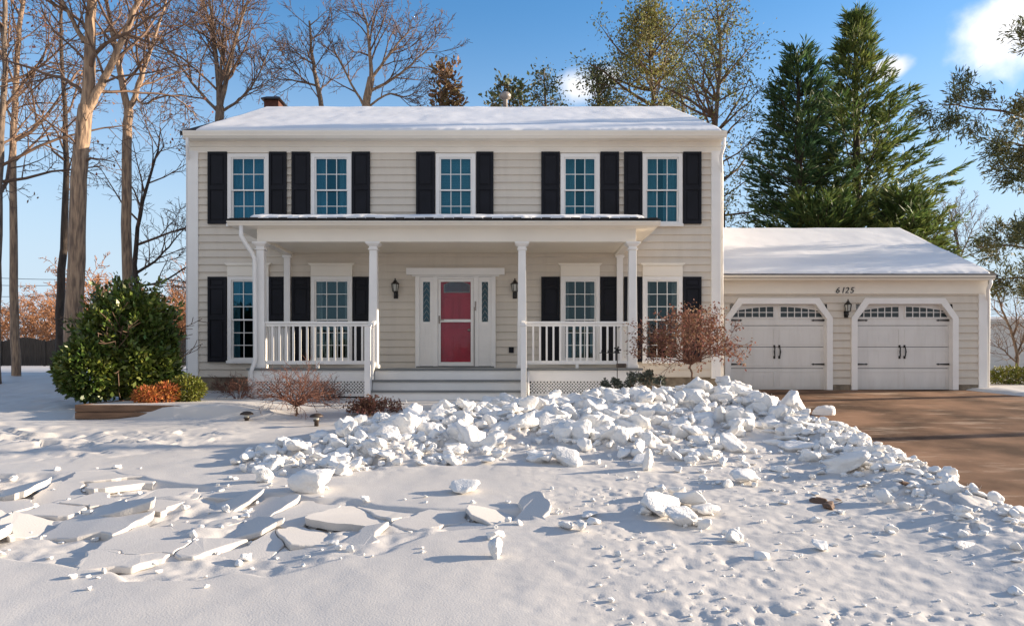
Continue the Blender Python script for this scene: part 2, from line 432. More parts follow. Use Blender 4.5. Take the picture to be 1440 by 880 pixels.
CREST = [(-2.3, 9.2, .10, .75), (-1.6, 9.8, .18, 1.05), (-0.5, 10.7, .22, 1.5), (0.6, 11.1, .24, 1.7), (1.8, 11.4, .26, 1.75), (2.9, 12.1, .33, 1.5), (3.8, 12.8, .36, .95), (4.2, 11.6, .25, .7), (4.35, 10.3, .17, .55), (4.38, 8.8, .13, .5), (4.3, 7.4, .10, .5), (4.2, 6.2, .08, .5), (4.1, 5.0, .06, .5)]
def crest(x, y):
    best = np.zeros(x.shape); dn = np.full(x.shape, 9.0)
    for i in range(len(CREST) - 1):
        ax, ay, ah, aw = CREST[i]; bx, by, bh, bw = CREST[i + 1]
        ex, ey = bx - ax, by - ay
        t = np.clip(((x - ax) * ex + (y - ay) * ey) / (ex * ex + ey * ey), 0, 1)
        d = np.hypot(x - ax - t * ex, y - ay - t * ey)
        ww = aw + (bw - aw) * t
        best = np.maximum(best, (ah + (bh - ah) * t) * np.exp(-(d / ww) ** 2)); dn = np.minimum(dn, d / ww)
    return best, dn
def base_lawn(x, y):
    z = np.interp(y, [-300, -4, 1.0, 4.46, 14.4, 17, 20, 40, 90, 400], [-.45, -.42, -.34, 0, 0.90, 1.0, 1.06, 1.25, 1.4, 1.45])
    left = sstep(-7.0, -10.0, x)
    z = z + left * np.interp(y, [8, 14, 16, 20, 40, 90, 400], [0, .0, .03, .19, .25, .12, .1])
    return z
def H(x, y, detail=True, cut=True):
    x = np.asarray(x, float); y = np.asarray(y, float)
    z = base_lawn(x, y)
    near = (y > 2) & (y < 17.5) & (x > -15) & (x < 8)
    z = z + 0.04 * vnoise(x * 0.35, y * 0.35, 5) * sstep(0, 4, y) * sstep(16, 13, y)
    # raised planting bed behind the timber edging
    bed = sstep(12.02, 12.10, y - 0.10 * np.maximum(x + 5.6, 0)) * sstep(-7.25, -7.18, x) * sstep(-3.4, -5.0, x)
    z = np.maximum(z, np.where(bed > 0, z + bed * np.maximum(0, 0.93 - z), z))
    c, dn = crest(x, y)
    z = z + c
    if detail:
        # broken crust facets on the ploughed pile
        pm = np.exp(-(dn * 0.85) ** 4) * sstep(4.5, 7.5, y) * (1 - .75 * sstep(3.2, 3.8, x) * sstep(11, 10, y)) * (.35 + .65 * sstep(-.2, .15, fbm(x * .9, y * .9, 3, 17)))
        h1, e1 = cells(x * 3.4, y * 3.4, 11); h2, e2 = cells(x * 7.5, y * 7.5, 31)
        z = z + pm * (0.085 * np.clip(h1, -1.3, 1.3) + 0.05 * np.clip(h2, -1.3, 1.3) + 0.05 * fbm(x * 3.1, y * 3.1, 4, 19) - 0.05 * sstep(0.12, 0.0, e1))
        # trodden trail on the left
        tr = np.exp(-((y - (10.4 - 0.11 * (x + 6) + 0.3 * np.sin(x * 1.3))) / 0.75) ** 2) * sstep(-3.4, -5.2, x)
        h3, e3 = cells(x * 2.6, y * 4.2, 51)
        z = z + tr * (0.045 * np.clip(h3, -1.2, 1.2) + 0.05 * fbm(x * 4, y * 5, 4, 7))
        farl = sstep(-7.2, -9, x) * sstep(11, 13, y) * sstep(24, 19, y)
        z = z + farl * 0.06 * fbm(x * 2.2, y * 2.2, 4, 9)
        # granular crust on the right foreground
        gr = sstep(-0.6, 1.6, x + 0.5 * vnoise(x, y, 3)) * sstep(9.6, 8.2, y) * sstep(2, 3.5, y) * sstep(5.2, 4.6, x)
        pit = np.maximum(0, vnoise(x * 9, y * 9, 21) - 0.22)
        z = z + gr * (0.012 * fbm(x * 9, y * 9, 5, 13) + 0.02 * fbm(x * 2.1, y * 3.1, 5, 14) - (0.05 * pit + 0.09 * np.maximum(0, vnoise(x * 19, y * 19, 22) - .24)) * sstep(-.15, .35, vnoise(x * 1.1, y * 1.1, 24)))
        smooth = sstep(2, 4, y) * sstep(14, 11, y)
        z = z + smooth * 0.012 * fbm(x * 1.6, y * 1.6, 4, 15)
        if cut:
            sd = poly_sd(x + 0.16 * vnoise(x * 3, y * 3, 41), y + 0.16 * vnoise(x * 3, y * 3, 43), SLABS)
            z = z - sstep(-0.04, -0.12, sd) * (0.06 + 0.03 * fbm(x * 6, y * 6, 3, 45) - 0.10 * np.maximum(0, fbm(x * 1.5, y * 1.9, 3, 47)))
    # driveway cut: fall to just under the asphalt
    d = zd(y) - 0.07
    edge = 5.05 + 0.16 * vnoise(y * 1.3, y * 0 + 2.2, 61) + 0.10 * vnoise(y * 4.1, y * 0 + 5.2, 63)
    k = sstep(edge - 0.35, edge + 0.28, x)
    rk = sstep(11.35, 11.75, x + (y - 17.6) * 0.42 + 0.25 * vnoise(x * 2, y * 2, 71)) * sstep(15.4, 15.8, y)
    z = np.where(y < 18.25, z * (1 - k) + d * k, z)
    z = np.where((x > 5.3) & (y < 18.9), d + rk * (0.13 + 0.05 * vnoise(x * 2, y * 2, 73)), z)
    # beyond the driveway on the right
    z = np.where((x > 13.2) & (y < 15.6), np.maximum(z, d + 0.2 * sstep(13.2, 14, x)), z)
    # under the buildings the ground stays low
    return z
def hz(x, y, **k):
    return float(H(np.array([x]), np.array([y]), **k)[0])

def axis(parts):
    out = []
    for a, b, s in parts:
        n = max(1, int(round((b - a) / s))); out.append(np.linspace(a, b, n, endpoint=False))
    return np.concatenate(out + [np.array([parts[-1][1]])])
xs = axis([(-400, -60, 40), (-60, -24, 3), (-24, -13, .5), (-13, -6.5, .07), (-6.5, -.4, .03), (-.4, 5.7, .022), (5.7, 14, .12), (14, 26, .6), (26, 80, 6), (80, 400, 40)])
ys = axis([(-400, -40, 45), (-40, 0, 3), (0, 3.6, .25), (3.6, 8.4, .022), (8.4, 14.6, .036), (14.6, 18.4, .09), (18.4, 26, .5), (26, 60, 3), (60, 400, 40)])
X, Y = np.meshgrid(xs, ys)
Z = H(X, Y)
nx, ny = len(xs), len(ys)
me = bpy.data.meshes.new('snow_ground')
me.vertices.add(nx * ny)
me.vertices.foreach_set('co', np.stack([X, Y, Z], -1).ravel())
idx = np.arange(nx * ny).reshape(ny, nx)
q = np.stack([idx[:-1, :-1], idx[:-1, 1:], idx[1:, 1:], idx[1:, :-1]], -1).reshape(-1, 4)
me.loops.add(q.size); me.loops.foreach_set('vertex_index', q.ravel())
me.polygons.add(len(q)); me.polygons.foreach_set('loop_start', np.arange(0, q.size, 4)); me.polygons.foreach_set('loop_total', np.full(len(q), 4))
me.polygons.foreach_set('use_smooth', np.ones(len(q), bool))
me.update(); me.validate()
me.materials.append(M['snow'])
g = bpy.data.objects.new('snow_ground', me); col.objects.link(g); g['kind'] = 'structure'
g['label'] = 'snow covered lawn and ground around the house'

dv = MB()
yy = np.concatenate([np.linspace(-30, 1.5, 8), np.linspace(2, 18.22, 40)])
v = []; f = []
for y in yy:
    for x in np.linspace(4.4, 14.5, 12):
        v.append((x, y, float(zd(y))))
for i in range(len(yy) - 1):
    for j in range(11):
        f.append((i * 12 + j, i * 12 + j + 1, (i + 1) * 12 + j + 1, (i + 1) * 12 + j))
dv.add(v, f)
o = dv.build('driveway', M['drive']); o['kind'] = 'structure'; o['label'] = 'brown asphalt driveway cleared of snow'

# ------------------------------------------------------------------ house
DW = 16.8
FLOOR = 1.52
def hx(px): return wx(px, DW)
def hzz(py): return wz(py, DW)

def siding(mb, x0, x1, z0, z1, y, openings, expo=0.172, proj=0.034):
    """lapped boards facing -y, with rectangular openings (x0,x1,z0,z1) left free"""
    k = 0; z = z0
    while z < z1 - 1e-4:
        zt = min(z + expo, z1)
        cuts = sorted({z, zt} | {c for o in openings for c in (o[2], o[3]) if z < c < zt})
        for a, b in zip(cuts[:-1], cuts[1:]):
            mid = (a + b) / 2
            segs = [(x0, x1)]
            for o in openings:
                if o[2] < mid < o[3]:
                    ns = []
                    for s in segs:
                        if o[1] <= s[0] or o[0] >= s[1]: ns.append(s)
                        else:
                            if o[0] > s[0]: ns.append((s[0], o[0]))
                            if o[1] < s[1]: ns.append((o[1], s[1]))
                    segs = ns
            for sg in segs:
                lo = a
                if a == z:
                    lo = min(a + .013, b)
                    yl = y - proj * (1 - (lo - z) / expo)
                    mb.add([(sg[0], y - .002, lo), (sg[1], y - .002, lo), (sg[1], yl, lo), (sg[0], yl, lo)], [(0, 1, 2, 3)])
                    mb.add([(sg[0], y - .001, a - .001), (sg[1], y - .001, a - .001), (sg[1], y - .001, lo + .001), (sg[0], y - .001, lo + .001)], [(0, 1, 2, 3)])
                ya = y - proj * (1 - (lo - z) / expo); yb = y - proj * (1 - (b - z) / expo) 
                mb.add([(sg[0], ya, lo), (sg[1], ya, lo), (sg[1], yb, b), (sg[0], yb, b)], [(0, 1, 2, 3)])
        z = zt

house = thing('house', 'two storey beige clapboard house with black shutters, white front porch and red door', 'house', (hx(640), DW, 0.9))
HX0, HX1 = hx(265), hx(1013)
WTOP = hzz(215)
UP = dict(z0=hzz(318.5), z1=hzz(217))     # outer casing upstairs
DN = dict(z0=hzz(510), z1=hzz(389))
ups = [(321, 379), (438, 495), (613, 669), (788, 843), (903, 959)]
dns = [(321, 379), (438, 496), (788, 843), (903, 959)]
CAS = 0.085
opens = []
for a, b in ups: opens.append((hx(a) + CAS - .02, hx(b) - CAS + .02, UP['z0'] + CAS - .02, UP['z1'] - CAS + .02))
for a, b in dns: opens.append((hx(a) + CAS - .02, hx(b) - CAS + .02, DN['z0'] + CAS - .02, DN['z1'] - CAS + .02))
DOOR = (hx(586), hx(695), FLOOR - 0.02, hzz(389))
opens.append(DOOR)
s = MB()
SZ0 = 1.30
siding(s, HX0 + .02, HX1 - .02, SZ0, WTOP + .04, DW, opens)
# side, rear walls and gables
BK = 27.2
s.box(HX0, HX0 + .12, DW + .002, BK, SZ0, WTOP + .25)
s.box(HX1 - .12, HX1, DW + .002, BK, SZ0, WTOP + .25)
s.box(HX0 + .12, HX1 - .12, BK - .12, BK, SZ0, WTOP + .25)
RZ = 9.30; RY = 22.0
for xa, xb in ((HX0 + .004, HX0 + .1), (HX1 - .1, HX1 - .004)):
    s.prism_x([(DW, WTOP + .25), (BK, WTOP + .25), (RY, RZ - .12)], xa, xb)
wall = s.build('wall', M['siding'], house)
MB().box(HX0 + .13, HX1 - .13, DW + 1.2, BK - .14, SZ0, WTOP + .2).build('interior', M['interior'], house)
MB().box(HX0 + .05, HX1 - .05, DW + .03, DW + .2, 0.7, SZ0 + .01).build('foundation', M['found'], house)
for a, b in ((265, 279.5), (1000, 1013)):
    MB().box(hx(a) - .004, hx(b), DW - .045, DW + .1, SZ0 - .03, hzz(213)).build('corner_board', M['white'], house, bevel=.006)
fr = MB()
fr.box(HX0 - .01, HX1 + .01, DW - .04, DW + .02, hzz(215.5), hzz(207))
fr.box(HX0 - .012, HX1 + .012, DW - .06, DW + .02, hzz(207) + .002, hzz(196))
for k in range(4):
    z = hzz(207) + .04 + k * .03
    fr.box(HX0 - .013, HX1 + .013, DW - .066, DW - .05, z, z + .012)
fr.build('frieze_board', M['trim'], house)
EV = 16.42
ez0, ez1 = wz(195, EV), wz(184, EV)
MB().box(HX0 - .02, HX1 + .02, EV + .1, DW + .02, ez0 + .03, ez0 + .06).build('soffit', M['trim'], house)
gp = [(EV + .12, ez0 + .02), (EV + .05, ez0 + .02), (EV + .0, ez0 + .07), (EV + .0, ez0 + .09), (EV - .02, ez1 - .03), (EV - .02, ez1), (EV - .005, ez1), (EV - .005, ez1 - .01), (EV + .12, ez1 - .01)]
MB().prism_x(gp, wx(257, EV), wx(1022.5, EV)).build('gutter', M['trim'], house)
# roof slabs
rf = MB()
def rz_at(y): return ez1 - .01 + (RZ - ez1 + .01) * (y - EV) / (RY - EV)
for ya, yb, za, zb in ((EV + .01, RY, rz_at(EV + .01), RZ), (RY, 2 * RY - EV, RZ, rz_at(EV))):
    rf.add([(x, y, z + d) for x in (HX0 - .03, HX1 + .03) for (y, z) in ((ya, za), (yb, zb)) for d in (0, -.09)],
           [(0, 1, 3, 2), (4, 6, 7, 5), (0, 2, 6, 4), (1, 5, 7, 3), (0, 4, 5, 1), (2, 3, 7, 6)])
roof = rf.build('roof', M['shingle'], house)

def snow_patch(name, c00, c10, c11, c01, thick, parent, nu=160, nv=24, seed=0, front_wave=0.03, drop=0.0, edge=(0.02, 0.02), lip=0.6):
    """a layer of snow on a sloped quad; c00-c10 is the eave. thickness rounds off at the edges"""
    u = np.linspace(0, 1, nu); vv = np.concatenate([[0], np.linspace(0.004, 0.05, 4), np.linspace(0.08, 1, nv)])
    U, V = np.meshgrid(u, vv)
    c00, c10, c11, c01 = [np.array(c, float) for c in (c00, c10, c11, c01)]
    L = np.linalg.norm(c10 - c00)
    Pn = (c00 * (1 - U[..., None]) + c10 * U[..., None]) * (1 - V[..., None]) + (c01 * (1 - U[..., None]) + c11 * U[..., None]) * V[..., None]
    t = thick * (1 + 0.35 * fbm(U * L * 1.3 + seed, V * 5 + seed, 3, seed)) 
    t = t * np.minimum(1, np.minimum(U, 1 - U) * L / edge[0] * 0.9 + 0.02) ** 0.5
    fr_ = np.where(V == 0, 0.0, np.clip(lip + (1 - lip) * V / 0.05, 0, 1))
    t = t * fr_
    Pn[..., 2] += t + 0.004
    wav = front_wave * (fbm(U * L * 3.1 + seed, U * 0 + seed, 3, seed + 5) * 1.2 + 0.5 * vnoise(U * L * 9, U * 0 + 3, seed)) * np.clip(1 - V / 0.05, 0, 1)
    Pn[..., 1] += wav
    n1, n2 = U.shape
    idx = np.arange(n1 * n2).reshape(n1, n2)
    q = np.stack([idx[:-1, :-1], idx[:-1, 1:], idx[1:, 1:], idx[1:, :-1]], -1).reshape(-1, 4)
    mb = MB(); mb.add(Pn.reshape(-1, 3), [tuple(int(i) for i in r) for r in q])
    # underside so that the layer is closed
    bt = [c00, c10, c11, c01]
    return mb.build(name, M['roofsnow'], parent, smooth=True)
snow_patch('roof_snow', (hx(283), EV + .05, rz_at(EV + .05)), (HX1 - .06, EV + .05, rz_at(EV + .05)), (HX1 - .02, RY + .02, RZ), (HX0 + .02, RY + .02, RZ), .065, house, nu=420, nv=40, seed=3, front_wave=.02)
# chimney and vent
ch = MB(); ch.box(wx(377, 24), wx(397, 24), 23.6, 24.2, 8.0, wz(147, 24)); ch.build('chimney', M['brick'], house)
ch = MB(); cx0, cx1 = wx(374, 24), wx(401, 24)
ch.box(cx0, cx1, 23.5, 24.3, wz(147, 24), wz(145.5, 24)); ch.add([(cx0, 23.5, wz(145.4, 24)), (cx1, 23.5, wz(145.4, 24)), (cx1, 24.3, wz(145.4, 24)), (cx0, 24.3, wz(145.4, 24)), (cx0 + .12, 23.7, wz(140.5, 24)), (cx1 - .12, 23.7, wz(140.5, 24)), (cx1 - .12, 24.1, wz(140.5, 24)), (cx0 + .12, 24.1, wz(140.5, 24))], [(0, 1, 5, 4), (1, 2, 6, 5), (2, 3, 7, 6), (3, 0, 4, 7), (4, 5, 6, 7)])
ch.build('chimney_cap', M['iron'], house)
vx = wx(710.5, 22.3)
MB().lathe(vx, 22.3, [(.07, 9.0), (.07, wz(141, 22.3)), (.075, wz(140.5, 22.3)), (.17, wz(138, 22.3)), (.18, wz(134, 22.3)), (.13, wz(131, 22.3)), (.02, wz(129.5, 22.3))]).build('vent_pipe', M['vent'], house, smooth=True)

def shutter(x0, x1, z0, z1, pattern):
    m = MB()
    y0, y1 = DW - .075, DW - .030
    st = .055
    m.box(x0, x0 + st, y0, y1, z0, z1); m.box(x1 - st, x1, y0, y1, z0, z1)
    hgt = z1 - z0
    if pattern == 'two':
        rails = [(0, .07), (.5 * hgt - .05, .5 * hgt + .05), (hgt - .06, hgt)]
    else:
        rails = [(0, .09), (.52 * hgt - .05, .52 * hgt + .05), (.80 * hgt + .12, .80 * hgt + .17), (hgt - .06, hgt)]
    for a, b in rails:
        m.box(x0 + st, x1 - st, y0 + .002, y1, z0 + a, z0 + b)
    m.box(x0 + st, x1 - st, y0 + .024, y1, z0 + .01, z1 - .01)
    for (a, b), (c, d) in zip(rails[:-1], rails[1:]):
        if c - b > .1:
            m.box(x0 + st + .035, x1 - st - .035, y0 + .010, y1 - .012, z0 + b + .035, z0 + c - .035)
    return m.build('shutter', M['shutter'], house, bevel=.004)
for a, b in ((293.5, 320.5), (379.5, 404), (411, 436.8), (495.6, 521), (585.5, 612), (670, 694), (761, 787), (844, 870), (877, 902.3), (960, 985.5)):
    shutter(hx(a), hx(b), hzz(315.5), hzz(214.5), 'two')
for a, b in ((293.5, 320), (379.8, 404), (411, 436.8), (496.8, 520), (761, 787), (844, 869), (877, 902.3), (960, 985.5)):
    shutter(hx(a), hx(b), hzz(509), hzz(389.5), 'three')

def window(x0, x1, z0, z1, rows, gm, cover, seed, drop=0.5, slide=0.0):
    m = MB()
    m.frame(x0, x1, z0, z1, CAS, DW - .062, DW + .03, tt=CAS)
    m.box(x0 - .015, x1 + .015, DW - .10, DW - .0625, z0 - .012, z0 + .05)
    win = m.build('window', M['white'], house, bevel=.004)
    ix0, ix1, iz0, iz1 = x0 + CAS, x1 - CAS, z0 + CAS, z1 - CAS
    zm = (iz0 + iz1) / 2
    fr_ = MB()
    t = .032
    fr_.frame(ix0 + .001, ix1 - .001, zm - .02, iz1 - .001, t, DW - .035, DW + .0)
    fr_.frame(ix0 + .001, ix1 - .001, iz0 + .001, zm + .02, t, DW + .004, DW + .035)
    fr_.build('sash', M['white'], win)
    mu = MB()
    for (a, b, yy_) in ((zm + .012, iz1 - t, DW - .014), (iz0 + t, zm - .012, DW + .022)):
        for k in (1, 2):
            x = ix0 + t + (ix1 - ix0 - 2 * t) * k / 3
            mu.box(x - .008, x + .008, yy_ - .008, yy_ + .008, a, b)
        for k in range(1, rows):
            z = a + (b - a) * k / rows
            mu.box(ix0 + t, ix1 - t, yy_ - .006, yy_ + .006, z - .008, z + .008)
    mu.build('muntin', M['white'], win)
    gl = MB()
    gl.box(ix0 + .02, ix1 - .02, DW - .004, DW + .000, zm, iz1 - .02)
    gl.box(ix0 + .02, ix1 - .02, DW + .032, DW + .0345, iz0 + .02, zm)
    gl.build('glass', gm, win)
    cv = MB(); rng = np.random.default_rng(seed)
    if cover == 'blind':
        z = iz1
        while z > iz0 + .05:
            cv.add([(ix0 - .02, DW + .10, z), (ix1 + .02, DW + .10, z), (ix1 + .02, DW + .115, z - .030), (ix0 - .02, DW + .115, z - .030)], [(0, 1, 2, 3)])
            z -= .036
        cv.build('blind', M['blind'], win)
    else:
        n = 60
        for side in ((ix0 - .03, ix0 + (ix1 - ix0) * drop), (ix1 - (ix1 - ix0) * drop, ix1 + .03)):
            xx = np.linspace(side[0], side[1], n)
            yv = DW + .16 + .025 * np.sin(xx * 62 + seed) + .012 * np.sin(xx * 131 + seed)
            v = [(x, y, iz1 + .03) for x, y in zip(xx, yv)] + [(x, y, iz0 - .03) for x, y in zip(xx, yv)]
            cv.add(v, [(i, i + 1, n + i + 1, n + i) for i in range(n - 1)])
        cv.build('curtain', M['curtain'], win, smooth=True)
    return win
for i, (a, b) in enumerate(ups):
    window(hx(a), hx(b), UP['z0'], UP['z1'], 2, M['glass'], 'blind' if i == 2 else 'curtain', i, drop=(.5, .3, 0, .36, .42)[i])
for i, (a, b) in enumerate(dns):
    w_ = window(hx(a), hx(b), DN['z0'], DN['z1'], 3, M['glass_low'] if i else M['glass'], 'curtain', 10 + i, drop=.16)
    x0, x1 = hx(a), hx(b)
    z0, z1 = hzz(389) + .003, hzz(370.5)
    m = MB()
    m.box(x0 - .0, x1 + .0, DW - .075, DW, z0, z1 - .055)
    m.prism_y([(x0 - .01, z1 - .055), (x1 + .01, z1 - .055), (x1 + .055, z1 - .012), (x1 + .055, z1), (x0 - .055, z1), (x0 - .055, z1 - .012)], DW - .11, DW)
    m.build('window_cornice', M['trim'], house, bevel=.005)

# ---- front door
m = MB()
m.box(hx(572), hx(709.5), DW - .11, DW + .0, hzz(387), hzz(377.5))
m.box(hx(580), hx(702), DW - .09, DW + .0, hzz(389), hzz(387) - .003)
for a, b in ((584.5, 590.5), (691, 697)):
    m.box(hx(a), hx(b), DW - .08, DW + .02, FLOOR, hzz(389) - .003)
for a, b in ((609.5, 616), (666, 673)):
    m.box(hx(a), hx(b), DW - .055, DW + .02, FLOOR, hzz(389) - .003)
m.box(hx(616), hx(666), DW - .05, DW + .02, hzz(392.5), hzz(389) - .006)
m.build('door_surround', M['white'], house, bevel=.004)
MB().box(DOOR[0], DOOR[1], DW - .10, DW + .06, FLOOR - .02, FLOOR + .035).build('threshold', M['tread'], house)
for a, b in ((590.5, 609.5), (673, 691)):
    x0, x1 = hx(a), hx(b)
    m = MB()
    z0, z1 = FLOOR + .04, hzz(389) - .006
    g0, g1 = hzz(452.5), hzz(396.5)
    gx0, gx1 = x0 + .075, x1 - .075
    m.ring_y([(x0, z0), (x1, z0), (x1, z1), (x0, z1)], [(gx0, g0), (gx1, g0), (gx1, g1), (gx0, g1)], DW - .03, DW + .02)
    for (p0, p1, q0, q1) in ((x0 + .05, x0 + .135, z0 + .10, z0 + .38), (x1 - .135, x1 - .05, z0 + .10, z0 + .38), (x0 + .05, x0 + .135, z0 + .44, g0 - .07), (x1 - .135, x1 - .05, z0 + .44, g0 - .07)):
        m.frame(p0, p1, q0, q1, .018, DW - .042, DW - .03)
    sl = m.build('sidelight', M['white'], house)
    MB().box(gx0 - .01, gx1 + .01, DW - .012, DW - .006, g0 - .01, g1 + .01).build('glass', M['glass_low'], sl)
    lead = MB()
    for k in range(7):
        zz = g0 + (g1 - g0) * (k + .5) / 7
        lead.bar((gx0, DW - .016, zz - .06), ((gx0 + gx1) / 2, DW - .016, zz + .06), .008, .006, up=(0, 1, 0))
        lead.bar((gx1, DW - .016, zz - .06), ((gx0 + gx1) / 2, DW - .016, zz + .06), .008, .006, up=(0, 1, 0))
    lead.build('leading', M['vent'], sl)
dx0, dx1, dz0, dz1 = hx(616), hx(666), FLOOR + .04, hzz(392.5) - .004
m = MB()
m.box(dx0, dx1, DW + .03, DW + .07, dz0, dz1)
for (u0, u1) in ((.09, .44), (.56, .91)):
    for (q0, q1) in ((.10, .36), (.44, .80)):
        xa, xb = dx0 + (dx1 - dx0) * u0, dx0 + (dx1 - dx0) * u1
        za, zb = dz0 + (dz1 - dz0) * q0, dz0 + (dz1 - dz0) * q1
        m.frame(xa, xb, za, zb, .022, DW + .016, DW + .03)
        m.frame(xa + .04, xb - .04, za + .04, zb - .04, .02, DW + .022, DW + .03)
fd = m.build('front_door', M['red'], house)
fx0, fx1 = hx(625.5), hx(659)
fz0, fz1 = hzz(410), hzz(396)
arc = [(fx0, fz0), (fx1, fz0)] + [(fx1 + (fx0 - fx1) * k / 8, fz1 - .07 * (abs(k / 4 - 1)) ** 2) for k in range(9)]
MB().prism_y(arc, DW + .012, DW + .029).build('fanlight', M['glass_low'], fd)
cxm = (fx0 + fx1) / 2
arc2 = [(cxm + (x - cxm) * 1.10, fz0 - .025 + (z - fz0) * 1.16 + (.0)) for x, z in arc]
MB().ring_y(arc2, arc, DW + .010, DW + .030).build('fanlight_trim', M['tread'], fd)
MB().lathe(hx(659.5), DW - .0, [(.012, hzz(466)), (.03, hzz(465)), (.04, hzz(464)), (.03, hzz(463)), (.012, hzz(462))]).build('door_knob', M['vent'], fd, smooth=True)
m = MB()
m.frame(dx0 + .004, dx1 - .004, dz0, dz1, .06, DW - .030, DW - .002, tb=.09)
m.box(dx0 + .06, dx1 - .06, DW - .028, DW - .004, hzz(453), hzz(449))
sd_ = m.build('storm_door', M['white'], house, bevel=.004)
MB().box(dx0 + .055, dx1 - .055, DW - .012, DW - .008, dz0 + .08, dz1 - .05).build('glass', glass_mat('storm_glass', (0.8, 0.85, 0.9), (0.96, 0.96, 0.96), 0.012), sd_)
m = MB(); m.box(dx0 + .018, dx0 + .05, DW - .045, DW - .0305, hzz(455), hzz(444)); m.bar((dx0 + .03, DW - .06, hzz(450)), (dx0 + .14, DW - .06, hzz(450)), .02, .02); m.box(dx0 + .022, dx0 + .038, DW - .07, DW - .0455, hzz(450) - .01, hzz(450) + .01)
m.build('handle', M['vent'], sd_)
m = MB(); m.box(dx1 + .03, dx1 + .06, DW - .075, DW - .0553, hzz(437), hzz(424)); m.box(dx1 + .01, dx1 + .028, DW - .068, DW - .0553, hzz(516), hzz(432)); m.build('closer_bracket', M['vent'], sd_)
m = MB(); m.box(hx(715.5), hx(722.5), DW - .05, DW - .01, hzz(496), hzz(488)); m.box(hx(716.3), hx(721.7), DW - .058, DW - .0502, hzz(495.4), hzz(489.5))
m.build('outlet_cover', M['shutter'], house)

# ---- porch
DF = 15.0
def pz(py): return wz(py, DF)
cols = [wx(p, DF) for p in (367.5, 525.5, 734, 889)]
PBEAM0 = pz(341)
cw = .092
def column(x, y, zt, half=False):
    m = MB()
    zb = FLOOR
    def sq(h, z0, z1, h2=None):
        h2 = h if h2 is None else h2
        v = [(x - h, y - h, z0), (x + h, y - h, z0), (x + h, y + h, z0), (x - h, y + h, z0), (x - h2, y - h2, z1), (x + h2, y - h2, z1), (x + h2, y + h2, z1), (x - h2, y + h2, z1)]
        m.add(v, [(0, 3, 2, 1), (4, 5, 6, 7), (0, 1, 5, 4), (1, 2, 6, 5), (2, 3, 7, 6), (3, 0, 4, 7)])
    sq(cw + .02, zb, zb + .07); sq(cw, zb + .07, zb + .96); sq(cw - .004, zb + .96, zt - .16, cw - .016)
    sq(cw + .012, zt - .16, zt - .135); sq(cw - .01, zt - .135, zt - .09); sq(cw - .006, zt - .09, zt - .04, cw + .05); sq(cw + .055, zt - .04, zt)
    return m.build('porch_column', M['white'], house, bevel=.006)
for x in cols: column(x, DF, PBEAM0)
for x in (cols[0], cols[3]):
    m = MB(); m.box(x - .07, x + .07, DW - .10, DW - .01, FLOOR, PBEAM0); m.box(x - .1, x + .1, DW - .13, DW - .01, PBEAM0 - .06, PBEAM0 - .001)
    m.build('half_column', M['white'], house, bevel=.005)
bx0, bx1 = wx(363.5, DF), wx(893.5, DF)
ZE0 = wz(318, 14.62)
m = MB()
m.box(bx0, bx1, DF - .09, DF + .09, PBEAM0, ZE0 + .03)
m.box(bx0, bx0 + .18, DF + .09, DW - .01, PBEAM0 + .002, ZE0 + .03)
m.box(bx1 - .18, bx1, DF + .09, DW - .01, PBEAM0 + .002, ZE0 + .03)
m.build('porch_beam', M['trim'], house, bevel=.005)
MB().box(bx0 + .18, bx1 - .18, DF + .09, DW - .03, PBEAM0 + .05, PBEAM0 + .08).build('porch_ceiling', M['ceiling'], house)
ex0, ex1, ey = wx(319, 14.62), wx(929, 14.62), 14.62
ZE1 = ZE0 + .10
m = MB()
# sloped crown under the eave plus gutter, front and both ends
m.prism_x([(DF - .09, ZE0 - .005), (ey + .10, ZE0 + .03), (ey + .10, ZE1), (DF - .09, ZE1)], bx0 - .2, bx1 + .2)
m.prism_x([(ey + .1, ZE0 + .02), (ey + .03, ZE0 + .02), (ey + .0, ZE0 + .06), (ey - .03, ZE1 - .02), (ey - .03, ZE1), (ey + .1, ZE1)], ex0, ex1)
for xa, xb in ((ex0 + .03, bx0), (bx1, ex1 - .03)):
    m.box(xa, xb, ey + .101, DW - .02, ZE0 + .015, ZE1 - .003)
m.build('porch_gutter', M['trim'], house)
ZT = 4.95
rp = MB()
A = (ex0, ey - .01, ZE1 + .003); B = (ex1, ey - .01, ZE1 + .003); Cc = (ex1, DW - .02, ZE1 + .003); Dd = (ex0, DW - .02, ZE1 + .003)
E_ = (ex0 + .8, DW - .03, ZT); F_ = (ex1 - .8, DW - .03, ZT)
up_ = lambda p, d: (p[0], p[1], p[2] + d)
rp.add([A, B, Cc, Dd, up_(A, .045), up_(B, .045), up_(Cc, .045), up_(Dd, .045), E_, F_], [(0, 3, 2, 1), (0, 1, 5, 4), (1, 2, 6, 5), (3, 0, 4, 7), (4, 5, 9, 8), (5, 6, 9), (7, 4, 8)])
# shingle tabs along the front edge
for k in range(44):
    x = ex0 + .05 + (ex1 - ex0 - .1) * k / 44
    rp.box(x + .01, x + .19, ey - .03, ey + .02, ZE1 + .04, ZE1 + .058 + .006 * (k % 3))
rp.build('porch_roof', M['shingle'], house)
def pr(y): return ZE1 + .048 + (ZT - ZE1 - .045) * (y - ey) / (DW - .03 - ey)
snow_patch('porch_roof_snow', (ex0 + .42, ey + .05, pr(ey + .05)), (ex1 - .30, ey + .05, pr(ey + .05)), (ex1 - .85, DW - .05, pr(DW - .05)), (ex0 + .85, DW - .05, pr(DW - .05)), .075, house, nu=260, nv=14, seed=21, front_wave=.06)

